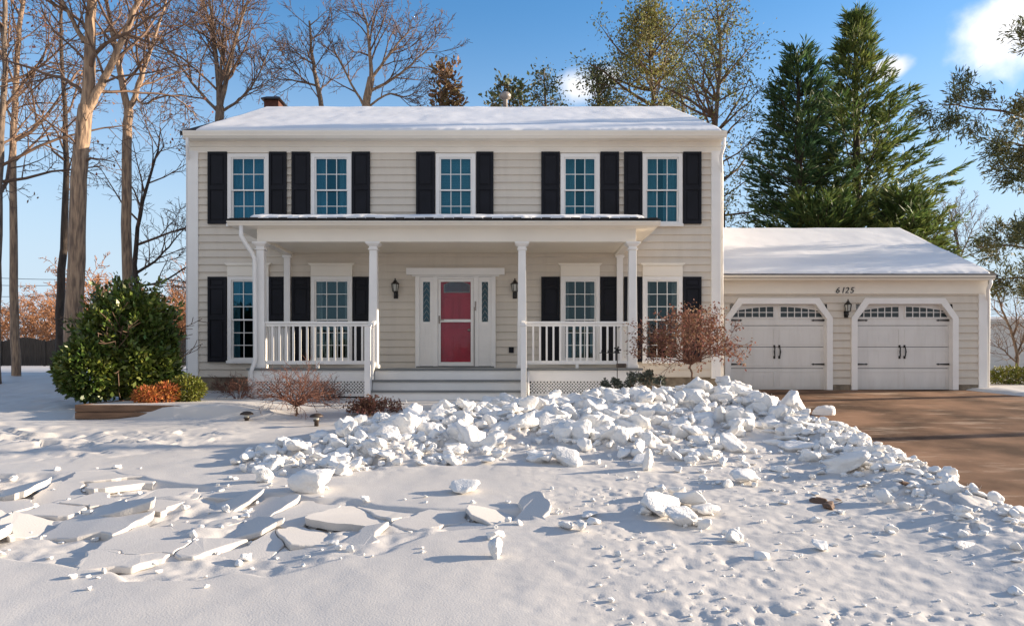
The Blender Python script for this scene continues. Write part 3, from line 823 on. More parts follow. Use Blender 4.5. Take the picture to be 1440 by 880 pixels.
# porch floor, skirt, lattice
fy = DF - .14
px0, px1 = wx(352, DF), wx(901, DF)
MB().box(px0 - .02, px1 + .02, fy - .03, DW - .03, FLOOR - .045, FLOOR).build('porch_floor', M['tread'], house)
sx0, sx1 = wx(523, fy), wx(742, fy)
m = MB()
for xa, xb, xp, xq in ((px0, sx0, px0, px0), (sx1, px1, px1 - .18, px1 - .04)):
    m = MB(); m.box(xa, xb, fy, fy + .04, wz(536, fy), FLOOR - .047); m.box(xp, xp + .18, fy + .002, fy + .05, .55, wz(536, fy) - .001)
    m.box(xq, xq + .04, fy + .041, DW - .04, .6, FLOOR - .047); m.build('porch_skirt', M['white'], house)
for a, b in ((px0 + .18, sx0), (sx1 + .05, px1 - .18)):
    m = MB(); z0, z1 = wz(553, fy), wz(536, fy) - .002
    hgt = z1 - z0; n = int((b - a + hgt) / .068)
    for k in range(n + 1):
        for sgn, yo in ((1, .012), (-1, .020)):
            xs_ = a - hgt + k * .068 if sgn > 0 else a + k * .068
            # clip the diagonal to the rectangle
            p0 = [xs_, z0]; p1 = [xs_ + sgn * hgt, z1]
            lo, hi = 0.0, 1.0
            dxx = p1[0] - p0[0]
            for bound, side in ((a, 1), (b, -1)):
                ta = (bound - p0[0]) / dxx
                if side * dxx > 0: lo = max(lo, ta)
                else: hi = min(hi, ta)
            if hi - lo < .05: continue
            q0 = (p0[0] + dxx * lo, fy + yo, z0 + hgt * lo); q1 = (p0[0] + dxx * hi, fy + yo, z0 + hgt * hi)
            m.bar(q0, q1, .022, .007, up=(0, 1, 0))
    m.box(a, b, fy + .0, fy + .03, z0 - .06, z0)
    m.build('lattice', M['white'], house)
MB().box(px0 + .2, px1 - .2, fy + .12, fy + .2, .6, FLOOR - .06).build('crawl_space', M['interior'], house)

# steps: two treads below the floor, white risers
st_x0, st_x1 = wx(524, 14.6), wx(741, 14.6)
t1, t2, g0 = wz(534, 14.62), wz(549, 14.36), .70
for (zt, ya, yb, zb) in ((FLOOR - .05, fy - .002, fy + .03, t1), (t1 - .04, 14.60, 14.63, t2), (t2 - .04, 14.32, 14.35, g0)):
    MB().box(st_x0, st_x1, ya - .001, yb, zb, zt).build('step_riser', M['white'], house)
MB().box(st_x0 - .01, st_x1 + .01, 14.56, fy, t1 - .038, t1).build('step_tread', M['tread'], house, bevel=.006)
MB().box(st_x0 - .01, st_x1 + .01, 14.28, 14.599, t2 - .038, t2).build('step_tread', M['tread'], house, bevel=.006)
for x in (st_x0 - .05, st_x1 + .01):
    MB().prism_x([(fy - .004, FLOOR - .06), (fy - .004, g0), (14.25, g0), (14.25, t2 - .05), (14.56, t1 - .05)], x, x + .04).build('step_stringer', M['white'], house)

def railing(xa, xb):
    m = MB()
    zt = pz(452); zb = pz(508.5)
    m.box(xa, xb, DF - .045, DF + .045, zt - .045, zt); m.box(xa, xb, DF - .025, DF + .025, zt - .10, zt - .047)
    m.box(xa, xb, DF - .03, DF + .03, zb - .055, zb + .02)
    m.box((xa + xb) / 2 - .03, (xa + xb) / 2 + .03, DF - .03, DF + .03, FLOOR, zb - .056)
    r = m.build('railing', M['white'], house, bevel=.004)
    n = int(round((xb - xa) / .139))
    for k in range(1, n):
        x = xa + (xb - xa) * k / n
        MB().box(x - .019, x + .019, DF - .019, DF + .019, zb + .019, zt - .10).build('baluster', M['white'], r)
railing(cols[0] + cw, cols[1] - cw); railing(cols[2] + cw, cols[3] - cw)
# side railings run back to the wall
def side_rail(x):
    m = MB(); zt = pz(452); zb = pz(508.5)
    m.box(x - .045, x + .045, DF + cw, DW - .1, zt - .045, zt); m.box(x - .03, x + .03, DF + cw, DW - .1, zb - .055, zb + .02)
    r = m.build('side_railing', M['white'], house)
    for k in range(1, 11):
        y = DF + cw + (DW - .1 - DF - cw) * k / 11
        MB().box(x - .019, x + .019, y - .019, y + .019, zb + .019, zt - .04).build('baluster', M['white'], r)
side_rail(cols[0]); side_rail(cols[3])
# stair rails with newel posts
def stair_rail(x, y1):
    n0, n1 = t2 - .02 - .12, wz(459, 14.3)
    m = MB(); m.box(x - .055, x + .055, y1 - .055, y1 + .055, g0, n1); m.box(x - .07, x + .07, y1 - .07, y1 + .07, n1, n1 + .03)
    nw = m.build('newel_post', M['white'], house, bevel=.005)
    m = MB(); m.bar((x, DF - cw, pz(452) - .02), (x, y1 + .04, n1 - .06), .07, .06); m.bar((x, DF - cw, FLOOR + .10), (x, y1 + .04, t2 + .04), .05, .06)
    r = m.build('stair_rail', M['white'], house, bevel=.004)
    for k in range(1, 5):
        t = k / 5; y = DF - cw + (y1 + .04 - DF + cw) * t
        za = FLOOR + .10 + (t2 + .04 - FLOOR - .10) * t; zb = pz(452) - .02 + (n1 - .06 - pz(452) + .02) * t
        MB().box(x - .018, x + .018, y - .018, y + .018, za, zb).build('baluster', M['white'], r)
stair_rail(cols[1] + .03, 14.22); stair_rail(cols[2] + .02, 14.22)

# downspouts
def spout(pts, r=.038):
    return MB().tube(pts, [r] * len(pts), 8, cap=True).build('downspout', M['white'], house, smooth=True)
dsx = wx(357, DF - .15)
spout([(wx(338, ey), ey + .05, ZE0 + .02), (wx(338, ey), ey + .05, ZE0 - .18), (wx(341, ey), ey + .08, ZE0 - .28), (wx(354, 14.8), 14.8, ZE0 - .50), (wx(358, 14.83), 14.83, ZE0 - .62), (wx(359, 14.83), 14.83, 1.75), (wx(357, 14.8), 14.8, 1.6), (wx(353, 14.8), 14.8, 1.45), (wx(353, 14.8), 14.8, .7)], .042)
spout([(wx(262, EV), EV + .05, ez0 + .03), (wx(262, EV), EV + .05, ez0 - .12), (HX0 - .06, DW + .1, ez0 - .5), (HX0 - .06, DW + .1, 1.0)])
spout([(wx(1019, EV), EV + .05, ez0 + .03), (wx(1019, EV), EV + .05, ez0 - .15), (wx(1016.5, EV), EV + .15, ez0 - .35), (HX1 + .05, DW + .06, ez0 - .75), (HX1 + .05, DW + .06, 1.0)])

# ------------------------------------------------------------------ garage
DG = 18.2
def gx(px): return wx(px, DG)
def gz(py): return wz(py, DG)
GZ0 = .96
GX0, GX1 = HX1 + .01, gx(1387)
garage = thing('garage', 'attached single storey garage with two white carriage style doors and snow covered roof', 'garage', (gx(1200), DG, GZ0))
gdoors = [(1027, 1161.5), (1204.5, 1338)]
GT = gz(427.5)
gop = [(gx(a) - .02, gx(b) + .02, GZ0 - .2, GT) for a, b in gdoors]
m = MB()
siding(m, GX0, GX1 - .02, GZ0 + .12, gz(412) + .02, DG, gop, expo=.185)
m.box(GX1 - .12, GX1, DG + .002, 26.2, GZ0, gz(393)); m.box(GX0, GX1 - .12, 26.08, 26.2, GZ0, gz(393))
GRY, GRZ, GEV = 22.2, 5.66, 17.82
m.prism_x([(DG, gz(393)), (26.2, gz(393)), (GRY, GRZ - .1)], GX1 - .1, GX1 - .004)
m.build('wall', M['siding'], garage)
for xa, xb in ((GX0, gx(1017)), (gx(1171), gx(1195)), (gx(1348), GX1 - .01)): MB().box(xa, xb, DG - .02, DG + .15, .7, GZ0 + .13).build('foundation', M['found'], garage)
MB().box(GX0 + .01, GX1 - .13, DG + 1.0, DG + 1.1, GZ0, gz(400)).build('interior', M['interior'], garage)
MB().box(gx(1375), GX1 + .006, DG - .045, DG + .1, GZ0, gz(412)).build('corner_board', M['white'], garage, bevel=.006)
m = MB(); m.box(GX0, GX1 + .01, DG - .05, DG + .02, gz(413.5), gz(393)); m.box(GX0, GX1 + .012, DG - .065, DG - .0502, gz(413.5), gz(412) + .01)
m.build('frieze_board', M['trim'], garage)
gez0, gez1 = wz(393.5, GEV), wz(387, GEV)
m = MB(); m.prism_x([(GEV + .12, gez0), (GEV + .04, gez0), (GEV, gez0 + .05), (GEV - .02, gez1 - .02), (GEV - .02, gez1), (GEV + .12, gez1)], GX0 + .1, wx(1400, GEV))
m.build('gutter', M['trim'], garage)
MB().box(GX0 + .01, GX1 + .02, GEV + .121, DG + .02, gez0 + .02, gez0 + .05).build('soffit', M['trim'], garage)
def grz(y): return gez1 - .005 + (GRZ - gez1) * (y - GEV) / (GRY - GEV)
m = MB()
for ya, yb, za, zb in ((GEV - .005, GRY, grz(GEV), GRZ), (GRY, 2 * GRY - GEV, GRZ, grz(GEV))):
    m.add([(x, y, z + d) for x in (GX0 + .01, GX1 + .04) for (y, z) in ((ya, za), (yb, zb)) for d in (.02, -.06)],
          [(0, 1, 3, 2), (4, 6, 7, 5), (0, 2, 6, 4), (1, 5, 7, 3), (0, 4, 5, 1), (2, 3, 7, 6)])
m.build('roof', M['shingle'], garage)
snow_patch('roof_snow', (GX0 + .02, GEV + .06, grz(GEV + .06) + .02), (GX1 - .10, GEV + .06, grz(GEV + .06) + .02), (GX1 - .02, GRY + .02, GRZ + .02), (GX0 + .02, GRY + .02, GRZ + .02), .065, garage, nu=260, nv=40, seed=41, front_wave=.02)
m = MB(); pts = [(wx(1395, GEV), GEV + .05, gez0 + .02), (wx(1395, GEV), GEV + .05, gez0 - .1), (wx(1393, GEV), GEV + .1, gez0 - .22), (GX1 + .05, DG, gez0 - .50), (GX1 + .05, DG + .02, 1.0)]
m.tube(pts, [.042] * 5, 8, cap=True).build('downspout', M['white'], garage, smooth=True)
for a, b in gdoors:
    x0, x1 = gx(a), gx(b); zt = GT; ch_ = .30; t = .145
    # trim with clipped upper corners
    outer = [(x0 - t, GZ0), (x0 - .01, GZ0)]
    m = MB()
    inn = [(x0, GZ0 + .003), (x0, zt - ch_ * 1.25), (x0 + ch_ * .95, zt), (x1 - ch_ * .95, zt), (x1, zt - ch_ * 1.25), (x1, GZ0 + .003)]
    out = [(x0 - t, GZ0 + .003), (x0 - t, zt - ch_ * 1.15), (x0 + ch_ * .62, zt + t), (x1 - ch_ * .62, zt + t), (x1 + t, zt - ch_ * 1.15), (x1 + t, GZ0 + .003)]
    n = 6
    v = [(x, DG - .06, z) for x, z in out] + [(x, DG - .06, z) for x, z in inn] + [(x, DG + .16, z) for x, z in out] + [(x, DG + .16, z) for x, z in inn]
    f = []
    for i in range(n - 1):
        j = i + 1
        f += [(i, j, n + j, n + i), (n + i, n + j, 3 * n + j, 3 * n + i), (i, 2 * n + i, 2 * n + j, j)]
    m.add(v, f)
    m.build('door_trim', M['white'], garage)
    # door of four sections with pressed panels
    yd = DG + .10
    m = MB(); hgt = zt - GZ0; sec = hgt / 4
    xm = (x0 + x1) / 2
    for k in range(4):
        za, zb = GZ0 + .01 + k * sec, GZ0 + (k + 1) * sec - .004
        m.box(x0 - .02, x1 + .02, yd, yd + .04, za, zb)
        if k < 3:
            for pa, pb in ((x0 + .07, xm - .06), (xm + .06, x1 - .07)):
                m.frame(pa, pb, za + .06, zb - .06, .022, yd - .008, yd)
                w4 = (pb - pa) / 4
                for q in range(1, 4):
                    m.box(pa + q * w4 - .004, pa + q * w4 + .004, yd - .0035, yd, za + .085, zb - .085)
    gd = m.build('garage_door', M['garage_door'], garage)
    for pa, pb, arch in ((x0 + .05, xm - .09, 1), (xm + .09, x1 - .05, -1)):
        za, zb = gz(445.5), gz(431)
        nn = 10
        def top(u):   # arch rises towards the middle of the door
            s_ = u if arch > 0 else 1 - u
            return zb - .12 * (1 - s_) ** 1.8
        arc = [(pa, za), (pb, za)] + [(pb + (pa - pb) * k / nn, top(1 - k / nn)) for k in range(nn + 1)]
        cxx, czz = (pa + pb) / 2, (za + zb) / 2
        big = [(cxx + (x - cxx) * 1.06, czz + (z - czz) * 1.25) for x, z in arc]
        wf = MB()
        wf.ring_y(big, arc, yd - .022, yd)
        for k in range(1, 6):
            x = pa + (pb - pa) * k / 6
            wf.box(x - .011, x + .011, yd - .018, yd - .007, za, top(k / 6))
        zmid = (za + zb) / 2 - .01
        wf.box(pa, pb, yd - .017, yd - .0065, zmid - .01, zmid + .01)
        wfo = wf.build('door_window', M['garage_door'], gd)
        MB().prism_y(arc, yd - .006, yd - .002).build('pane', mat('garage_pane', (.02, .035, .04), .06, var=.2), wfo)
    for side in (-1, 1):
        xe = x0 + .0 if side < 0 else x1 - .0
        for py in (450, 512):
            z = gz(py)
            h_ = MB(); e = xe - side * .33
            h_.prism_y([(xe, z - .024), (xe, z + .024), (e + side * .07, z + .014), (e + side * .05, z + .026), (e, z), (e + side * .05, z - .026), (e + side * .07, z - .014)], yd - .016, yd - .002)
            h_.build('hinge_strap', M['iron'], gd, fixn=True)
        xc = xm + side * .062
        hd = MB(); z0_, z1_ = gz(503), gz(486)
        pts = [(xc, yd - .01, z0_), (xc, yd - .05, z0_ + .05), (xc + side * .012, yd - .055, (z0_ + z1_) / 2), (xc, yd - .05, z1_ - .05), (xc, yd - .01, z1_)]
        hd.tube(pts, [.016, .014, .018, .014, .016], 8, cap=True)
        hd.box(xc - .024, xc + .024, yd - .012, yd - .002, z1_ - .05, z1_ + .02); hd.box(xc - .024, xc + .024, yd - .0121, yd - .0021, z0_ - .02, z0_ + .05)
        hd.build('door_handle', M['iron'], gd)
for k, chh in enumerate('6125'):
    cu = bpy.data.curves.new('digit', 'FONT'); cu.body = chh; cu.size = .21; cu.extrude = .008; cu.shear = .25
    to = bpy.data.objects.new('digit_text', cu); col.objects.link(to)
    dg = bpy.context.evaluated_depsgraph_get()
    me = bpy.data.meshes.new_from_object(to.evaluated_get(dg))
    bpy.data.objects.remove(to)
    me.transform(Matrix.Translation((gx((1173, 1180.5, 1186, 1193)[k]), DG - .062, gz(412.4))) @ Matrix.Rotation(R(90), 4, 'X'))
    me.transform(Matrix.Translation(-garage.location))
    me.materials.clear(); me.materials.append(M['iron'])
    d_ = bpy.data.objects.new('house_number', me); col.objects.link(d_); d_.parent = garage

# ------------------------------------------------------------------ wall lanterns
def lantern(px, py, D, ywall, label, s=1.0):
    x, zc = wx(px, D), wz(py, D)
    t = thing('wall_lantern', label, 'lantern', (x, ywall, zc), 'black wall lanterns')
    yl = ywall - .13 * s
    m = MB()
    m.lathe(x, yl, [(.02 * s, zc - .10 * s), (.055 * s, zc - .085 * s), (.06 * s, zc - .07 * s)], 6)
    for k in range(6):
        a = k * math.pi / 3
        m.bar((x + .058 * s * math.cos(a), yl + .058 * s * math.sin(a), zc - .08 * s), (x + .085 * s * math.cos(a), yl + .085 * s * math.sin(a), zc + .09 * s), .012 * s, .012 * s, up=(1, .3, 0))
    m.lathe(x, yl, [(.10 * s, zc + .085 * s), (.095 * s, zc + .10 * s), (.04 * s, zc + .155 * s), (.035 * s, zc + .175 * s), (.012 * s, zc + .185 * s), (.02 * s, zc + .20 * s), (.004, zc + .23 * s)], 6)
    m.build('frame', M['iron'], t)
    MB().lathe(x, yl, [(.05 * s, zc - .07 * s), (.078 * s, zc + .085 * s)], 6).build('lamp_glass', M['lampglass'], t)
    m = MB()
    m.tube([(x, yl, zc - .095 * s), (x, yl + .0 * s, zc - .16 * s), (x, yl + .05 * s, zc - .20 * s), (x, ywall - .02, zc - .15 * s)], [.014 * s, .022 * s, .02 * s, .018 * s], 8, cap=True)
    m.box(x - .05 * s, x + .05 * s, ywall - .025, ywall - .003, zc - .23 * s, zc - .06 * s)
    m.build('wall_bracket', M['iron'], t)
lantern(557, 406, DW, DW - .008, 'black wall lantern on the beige siding left of the red front door')
lantern(724, 406, DW, DW - .008, 'black wall lantern right of the red front door, half behind a porch column')
lantern(1189, 434, DG, DG - .008, 'black wall lantern between the two garage doors', 1.0)

# ------------------------------------------------------------------ trees
def unit(v):
    v = np.asarray(v, float); return v / (np.linalg.norm(v) + 1e-9)
class Tree:
    def __init__(s, seed, minr=.008, wander=.16, trop=.05, nch=(7, 6, 5, 4), ratio=(.62, .6, .55, .5), ang=(35, 65), maxl=3, seg=.5, minlen=.15):
        s.rng = np.random.default_rng(seed); s.trunk = MB(); s.crown = MB(); s.tips = []; s.minr = minr; s.wander = wander; s.trop = trop
        s.nch = nch; s.ratio = ratio; s.ang = ang; s.maxl = maxl; s.seg = seg; s.minlen = minlen
    def path(s, p, d, L, n, wander, trop):
        pts = [np.asarray(p, float)]; d = unit(d)
        for i in range(n):
            d = unit(d + s.rng.normal(0, wander, 3) + np.array([0, 0, trop])); pts.append(pts[-1] + d * L / n)
        return np.array(pts)
    def limb(s, pts, r0, r1, lvl, nch=None, L=None, t0=.15, trunk=True, sides=10, ratio=None):
        """explicit polyline (smoothed) that then grows children"""
        pts = np.asarray(pts, float)
        t = np.linspace(0, 1, len(pts)); tt = np.linspace(0, 1, max(len(pts) * 3, 8))
        sm = np.stack([np.interp(tt, t, pts[:, k]) for k in range(3)], 1)
        for _ in range(2): sm[1:-1] = (sm[:-2] + 2 * sm[1:-1] + sm[2:]) / 4
        sm[1:-1] += s.rng.normal(0, .012, sm[1:-1].shape)
        rr = r0 + (r1 - r0) * tt
        (s.trunk if trunk else s.crown).tube(sm, rr, sides)
        if nch: s.children(sm, rr, L or np.linalg.norm(pts[-1] - pts[0]), lvl, nch, t0, ratio)
        return sm
    def children(s, pts, rr, L, lvl, nch, t0, ratio=None):
        n = len(pts)
        for k in range(nch):
            t = t0 + (1 - t0) * (k + s.rng.random()) / nch
            i = min(n - 2, int(t * (n - 1))); fr_ = t * (n - 1) - i
            p = pts[i] * (1 - fr_) + pts[i + 1] * fr_
            d = unit(pts[i + 1] - pts[i])
            a = R(s.rng.uniform(*s.ang))
            q = unit(np.cross(d, s.rng.normal(0, 1, 3)))
            nd = d * math.cos(a) + q * math.sin(a)
            l2 = L * (ratio if ratio else s.ratio[min(lvl, len(s.ratio) - 1)]) * s.rng.uniform(.65, 1.15) * (1 - .45 * t)
            r2 = max(s.minr, min((rr[i] * .62), l2 * .017))
            s.grow(p, nd, l2, r2, lvl + 1)
    def grow(s, p, d, L, r, lvl):
        if L < s.minlen: return
        n = int(min(9, max(3, L / s.seg)))
        pts = s.path(p, d, L, n, s.wander, s.trop)
        rr = np.maximum(s.minr * .7, r * np.linspace(1, .3, n + 1))
        s.crown.tube(pts, rr, 6 if r > .05 else (4 if r > .02 else 3))
        if lvl >= s.maxl - 1 or lvl >= 2: s.tips.append((pts[-1], unit(pts[-1] - pts[-2]), lvl))
        if lvl < s.maxl: s.children(pts, rr, L, lvl, s.nch[min(lvl, len(s.nch) - 1)], .2)

def leaf_quads(rng, C, size, n_per, spread, aspect=.5, droop=0.0, D=None):
    """clusters of small leaf faces round the points C"""
    C = np.repeat(np.asarray(C), n_per, 0)
    N = len(C)
    c = C + rng.normal(0, spread, (N, 3))
    d = rng.normal(0, 1, (N, 3)); d[:, 2] -= droop
    if D is not None: d = d * .8 + np.repeat(np.asarray(D), n_per, 0) * 1.3
    d /= np.linalg.norm(d, axis=1, keepdims=True)
    s_ = np.cross(d, rng.normal(0, 1, (N, 3))); s_ /= np.linalg.norm(s_, axis=1, keepdims=True) + 1e-9
    sz = size * rng.uniform(.6, 1.3, (N, 1))
    w_ = s_ * sz * aspect / 2
    return np.stack([c - w_ * .4, c + d * sz * .5 - w_, c + d * sz, c + d * sz * .5 + w_], 1)

def finish(T, name, label, cat, base, bark, twig, group=None, leaves=None):
    t = thing(name, label, cat, base, group)
    if T.trunk.n: T.trunk.build('trunk', bark, t, smooth=True)
    if T.crown.n: T.crown.build('crown', twig, t, smooth=True)
    if leaves is not None:
        mb = MB(); mb.quads(leaves[0]); mb.build('foliage', leaves[1], t)
    return t

# -- the large near tree left of the holly
T = Tree(5, minr=.006, wander=.17, trop=.03, nch=(6, 5, 5, 4), maxl=4, seg=.35, ang=(30, 70))
D1 = 16.8
base = P(100, 553, D1); base.z = hz(base.x, base.y) - .05
def pl(L, D): return [tuple(P(a, b, D + (c[0] if c else 0))) for a, b, *c in L]
tr = [tuple(base)] + pl([(101, 530), (104, 440), (109, 330), (112, 240), (118, 175), (121, 150)], D1)
T.limb(tr, .205, .15, 0, sides=14)
T.trunk.tube([tuple(base - Vector((0, 0, .1))), tuple(base + Vector((0, 0, .12))), tuple(base + Vector((0.01, 0, .5)))], [.38, .27, .205], 14)
T.limb(pl([(121, 155), (126, 90), (128, 30), (131, -60), (134, -150)], D1), .145, .07, 0, nch=13, L=5.0, sides=12)
T.limb(pl([(122, 158), (138, 128), (155, 95), (176, 45), (200, -10), (230, -80)], D1), .10, .04, 0, nch=12, L=4.6, sides=10)
T.limb(pl([(118, 60), (108, 40), (96, 18), (82, -10), (60, -60)], D1), .06, .025, 1, nch=9, L=3.2, sides=8)
T.limb(pl([(116, 130), (92, 110, .3), (50, 100, .6), (0, 82, .9), (-40, 70, 1.2)], D1), .05, .015, 1, nch=12, L=3.2, sides=7, trunk=False)
T.limb(pl([(113, 215), (98, 190, -.3), (70, 175, -.6), (40, 150, -.9)], D1), .03, .012, 2, nch=8, L=1.5, sides=5, trunk=False)
T.limb(pl([(120, 225), (135, 222, -.2), (160, 228, -.5)], D1), .03, .012, 2, nch=6, L=1.0, sides=5, trunk=False)
T.limb(pl([(176, 48), (215, 62), (250, 78), (285, 100)], D1), .03, .01, 1, nch=9, L=2.4, sides=5, trunk=False)
rng = np.random.default_rng(3)
tp = np.array([t[0] for t in T.tips]); near = tp[(rng.random(len(tp)) < .07)]
lv = leaf_quads(rng, near, .085, 3, .10, .55, droop=.8)
finish(T, 'bare_tree', 'large bare tree with a thick forked trunk just left of the holly bush', 'tree', base, M['barkwarm'], M['twig'], 'bare trees in the side yard', (lv, M['dryleaf']))

def bare(seed, D, pxbase, ybase, trunkpts, r0, r1, kids, L, label, bark='barkwarm', twig='twig', extra=(), minr=.009, leaf=0, group='bare trees in the side yard', **kw):
    T = Tree(seed, minr=minr, **kw)
    b = P(pxbase, ybase, D); b.z = hz(b.x, b.y) - .08
    T.limb([tuple(b)] + pl(trunkpts, D), r0, r1, 0, nch=kids, L=L * 1.65, t0=.42, sides=10)
    for pts, ra, rb, k, l in extra:
        T.limb(pl(pts, D), ra * .82, rb * .6, 0, nch=k + 3, L=l * 1.5, t0=.15, sides=8)
    lv = None
    if leaf:
        rg = np.random.default_rng(seed + 1); tp = np.array([t[0] for t in T.tips]); tp = tp[rg.random(len(tp)) < leaf]
        lv = (leaf_quads(rg, tp, .11, 4, .14, .55, droop=.6), M['dryleaf'])
    return finish(T, 'bare_tree', label, 'tree', b, M[bark], M[twig], group, lv)
kw = dict(nch=(6, 6, 5, 4), maxl=4, wander=.18, trop=.04, seg=.5, ang=(30, 65))
bare(11, 20.5, 23, 529, [(20, 440), (18, 300), (20, 180), (22, 100), (30, 20), (40, -50)], .12, .045, 15, 3.6, 'slender bare tree with a straight tan trunk near the left edge of the photo', leaf=.05, **kw)
bare(12, 25, 84, 525, [(84, 430), (90, 330), (94, 250), (92, 170), (86, 80), (84, -40)], .15, .04, 12, 3.2, 'dark trunked bare tree behind the large forked tree', bark='barkdark', **kw)
bare(13, 21.5, 180, 520, [(179, 400), (177, 280), (178, 190), (181, 155)], .15, .125, 0, 3, 'bare tree with two forked stems rising between the holly bush and the house', leaf=.06,
     extra=[([(181, 160), (170, 110), (160, 60), (150, 0), (140, -60)], .13, .05, 11, 3.2), ([(181, 160), (192, 130), (205, 90), (222, 40), (240, -20)], .11, .04, 11, 3.2), ([(190, 135), (200, 150), (235, 130), (265, 150), (282, 172)], .05, .02, 7, 1.8)], **kw)
bare(14, 23.5, 200, 520, [(196, 430), (189, 380), (193, 320), (206, 260), (222, 215), (226, 180)], .11, .015, 12, 2.9, 'thin bare tree with curving limbs close beside the house corner', bark='barkdark',
     extra=[([(190, 385), (215, 370), (240, 345), (262, 318)], .06, .02, 8, 2.0), ([(190, 400), (225, 400), (262, 375), (290, 366)], .05, .02, 8, 2.0)], **kw)
bare(15, 18.0, -4, 535, [(-6, 430), (-2, 300), (2, 180), (8, 80), (5, -20)], .10, .05, 14, 3.6, 'bare tree cut off by the left edge of the photo', bark='bark', leaf=.05, **kw)
G2 = 'bare trees behind the house'
kw2 = dict(nch=(6, 6, 5, 4), maxl=4, wander=.16, trop=.06, seg=.5, ang=(22, 58), minr=.011, group=G2)
bare(21, 28, 306, 500, [(307, 300), (308, 180), (309, 150)], .20, .16, 0, 3, 'bare tree fanning out above the left end of the snowy house roof', bark='bark',
     extra=[([(309, 155), (306, 100), (300, 40), (290, -30)], .14, .05, 11, 4.0), ([(309, 155), (320, 105), (332, 50), (352, -10)], .13, .05, 11, 4.0), ([(309, 160), (280, 130), (255, 95), (225, 60), (205, 20)], .08, .03, 9, 3.0), ([(311, 158), (345, 135), (365, 105), (378, 70)], .07, .03, 8, 2.4), ([(309, 158), (312, 80), (316, 10)], .10, .04, 8, 3.2)], **kw2)
bare(22, 30, 512, 500, [(512, 300), (512, 160), (522, 110)], .22, .15, 0, 3, 'wide bare tree with a tan trunk behind the middle of the house roof', bark='barkwarm',
     extra=[([(522, 112), (520, 70), (515, 30), (508, 5)], .11, .03, 10, 2.8), ([(523, 110), (545, 80), (565, 55), (580, 38)], .08, .03, 9, 2.6), ([(512, 150), (490, 110), (475, 80), (465, 58)], .07, .03, 8, 2.2), ([(518, 130), (560, 108), (590, 80), (612, 60)], .08, .03, 9, 2.6), ([(514, 155), (548, 128), (570, 140), (600, 120)], .06, .02, 8, 2.0)], **kw2)
bare(23, 30, 458, 500, [(456, 300), (455, 155), (443, 105), (438, 75), (435, 30)], .15, .04, 14, 2.6, 'bare tree with an arching limb left of the wide bare tree behind the roof', bark='bark',
     extra=[([(448, 122), (425, 115), (400, 112), (380, 108)], .06, .02, 9, 2.4), ([(440, 90), (420, 78), (402, 65)], .05, .02, 7, 1.8)], **kw2)
bare(24, 36, 1352, 500, [(1350, 400), (1348, 350), (1342, 320), (1335, 295)], .10, .03, 12, 2.4, 'small pale bare tree beyond the right end of the garage roof', bark='bark', twig='bark',
     extra=[([(1349, 365), (1362, 335), (1372, 312)], .05, .02, 9, 1.8), ([(1350, 380), (1330, 350), (1325, 335)], .05, .02, 7, 1.5)], **kw2)
bare(25, 21, 1432, 545, [(1430, 500), (1424, 470), (1412, 440), (1400, 412)], .05, .02, 12, 1.6, 'bare brown shrub tree beside the right corner of the garage', bark='bark',
     extra=[([(1428, 505), (1440, 470), (1450, 440)], .04, .015, 9, 1.4), ([(1430, 510), (1412, 492), (1398, 480)], .03, .01, 8, 1.2), ([(1431, 500), (1440, 490), (1455, 480)], .03, .01, 8, 1.2)], nch=(6, 5, 4, 3), maxl=3, wander=.2, trop=.04, seg=.3, ang=(30, 65), minr=.006, group='bare trees beside the garage')

# -- leafy olive trees (still holding foliage) behind the roof
def leafy(seed, D, px, ytop, ybot, wpx, label, leafm, size, per, name='evergreen_tree', bark='bark', group='leafy trees behind the house', density=1.0, spread=.22, kids=34, trop=.06, ratio=.5, base_y=505, shape=1.0, lowfrac=.25):
    T = Tree(seed, minr=.012, wander=.16, trop=trop, nch=(6, 5, 4, 3), maxl=3, seg=.5, ang=(40, 75))
    b = P(px, base_y, D); b.z = hz(b.x, b.y) - .1
    zt = wz(ytop, D); half = wpx / 2 / F * D
    pts = [b + Vector((0, 0, (zt - b.z) * k / 7)) + Vector((T.rng.normal(0, .12), T.rng.normal(0, .1), 0)) * (k > 0) for k in range(8)]
    sm = T.limb([tuple(p) for p in pts], .22, .03, 0, sides=9)
    z0 = wz(ybot, D)
    lo = (z0 - b.z) / (zt - b.z)
    n = len(sm)
    for k in range(kids):
        t = lo + (1 - lo) * (k + T.rng.random()) / kids
        u = (t - lo) / (1 - lo)
        p = sm[min(n - 1, int(t * (n - 1)))]
        a = T.rng.uniform(0, 2 * math.pi)
        el = R(10 + 45 * u + T.rng.uniform(-10, 15))
        L = half * T.rng.uniform(.55, 1.1) * (1 - u ** 2 * .75) * (lowfrac + (1 - lowfrac) * min(1, u / .25))
        d = np.array([math.cos(a) * math.cos(el), math.sin(a) * math.cos(el), math.sin(el)])
        T.grow(p, d, max(.5, L), max(.02, L * .022), 1)
    tp = np.array([t[0] for t in T.tips]); dn = np.array([t[1] for t in T.tips])
    k = T.rng.random(len(tp)) < density
    lv = leaf_quads(T.rng, tp[k], size, per, spread, .5, D=dn[k])
    return finish(T, name, label, 'tree', b, M[bark], M['twig'], group, (lv, leafm))
leafy(31, 31, 915, 15, 190, 215, 'tall olive leaved tree behind the right part of the house roof', M['olive'], .125, 15, density=.8, kids=52)
leafy(32, 28, 1010, 5, 330, 255, 'thin crowned olive tree at the right end of the house roof, beside the dark conifers', M['olive'], .115, 12, density=.65, kids=52)
leafy(33, 32, 838, 95, 190, 90, 'small dark green tree in front of the low cloud behind the roof', M['pine'], .14, 16, density=.85, kids=22)
leafy(34, 33, 768, 98, 190, 78, 'small dark green tree behind the roof just right of the vent pipe', M['pine'], .14, 16, density=.85, kids=20)
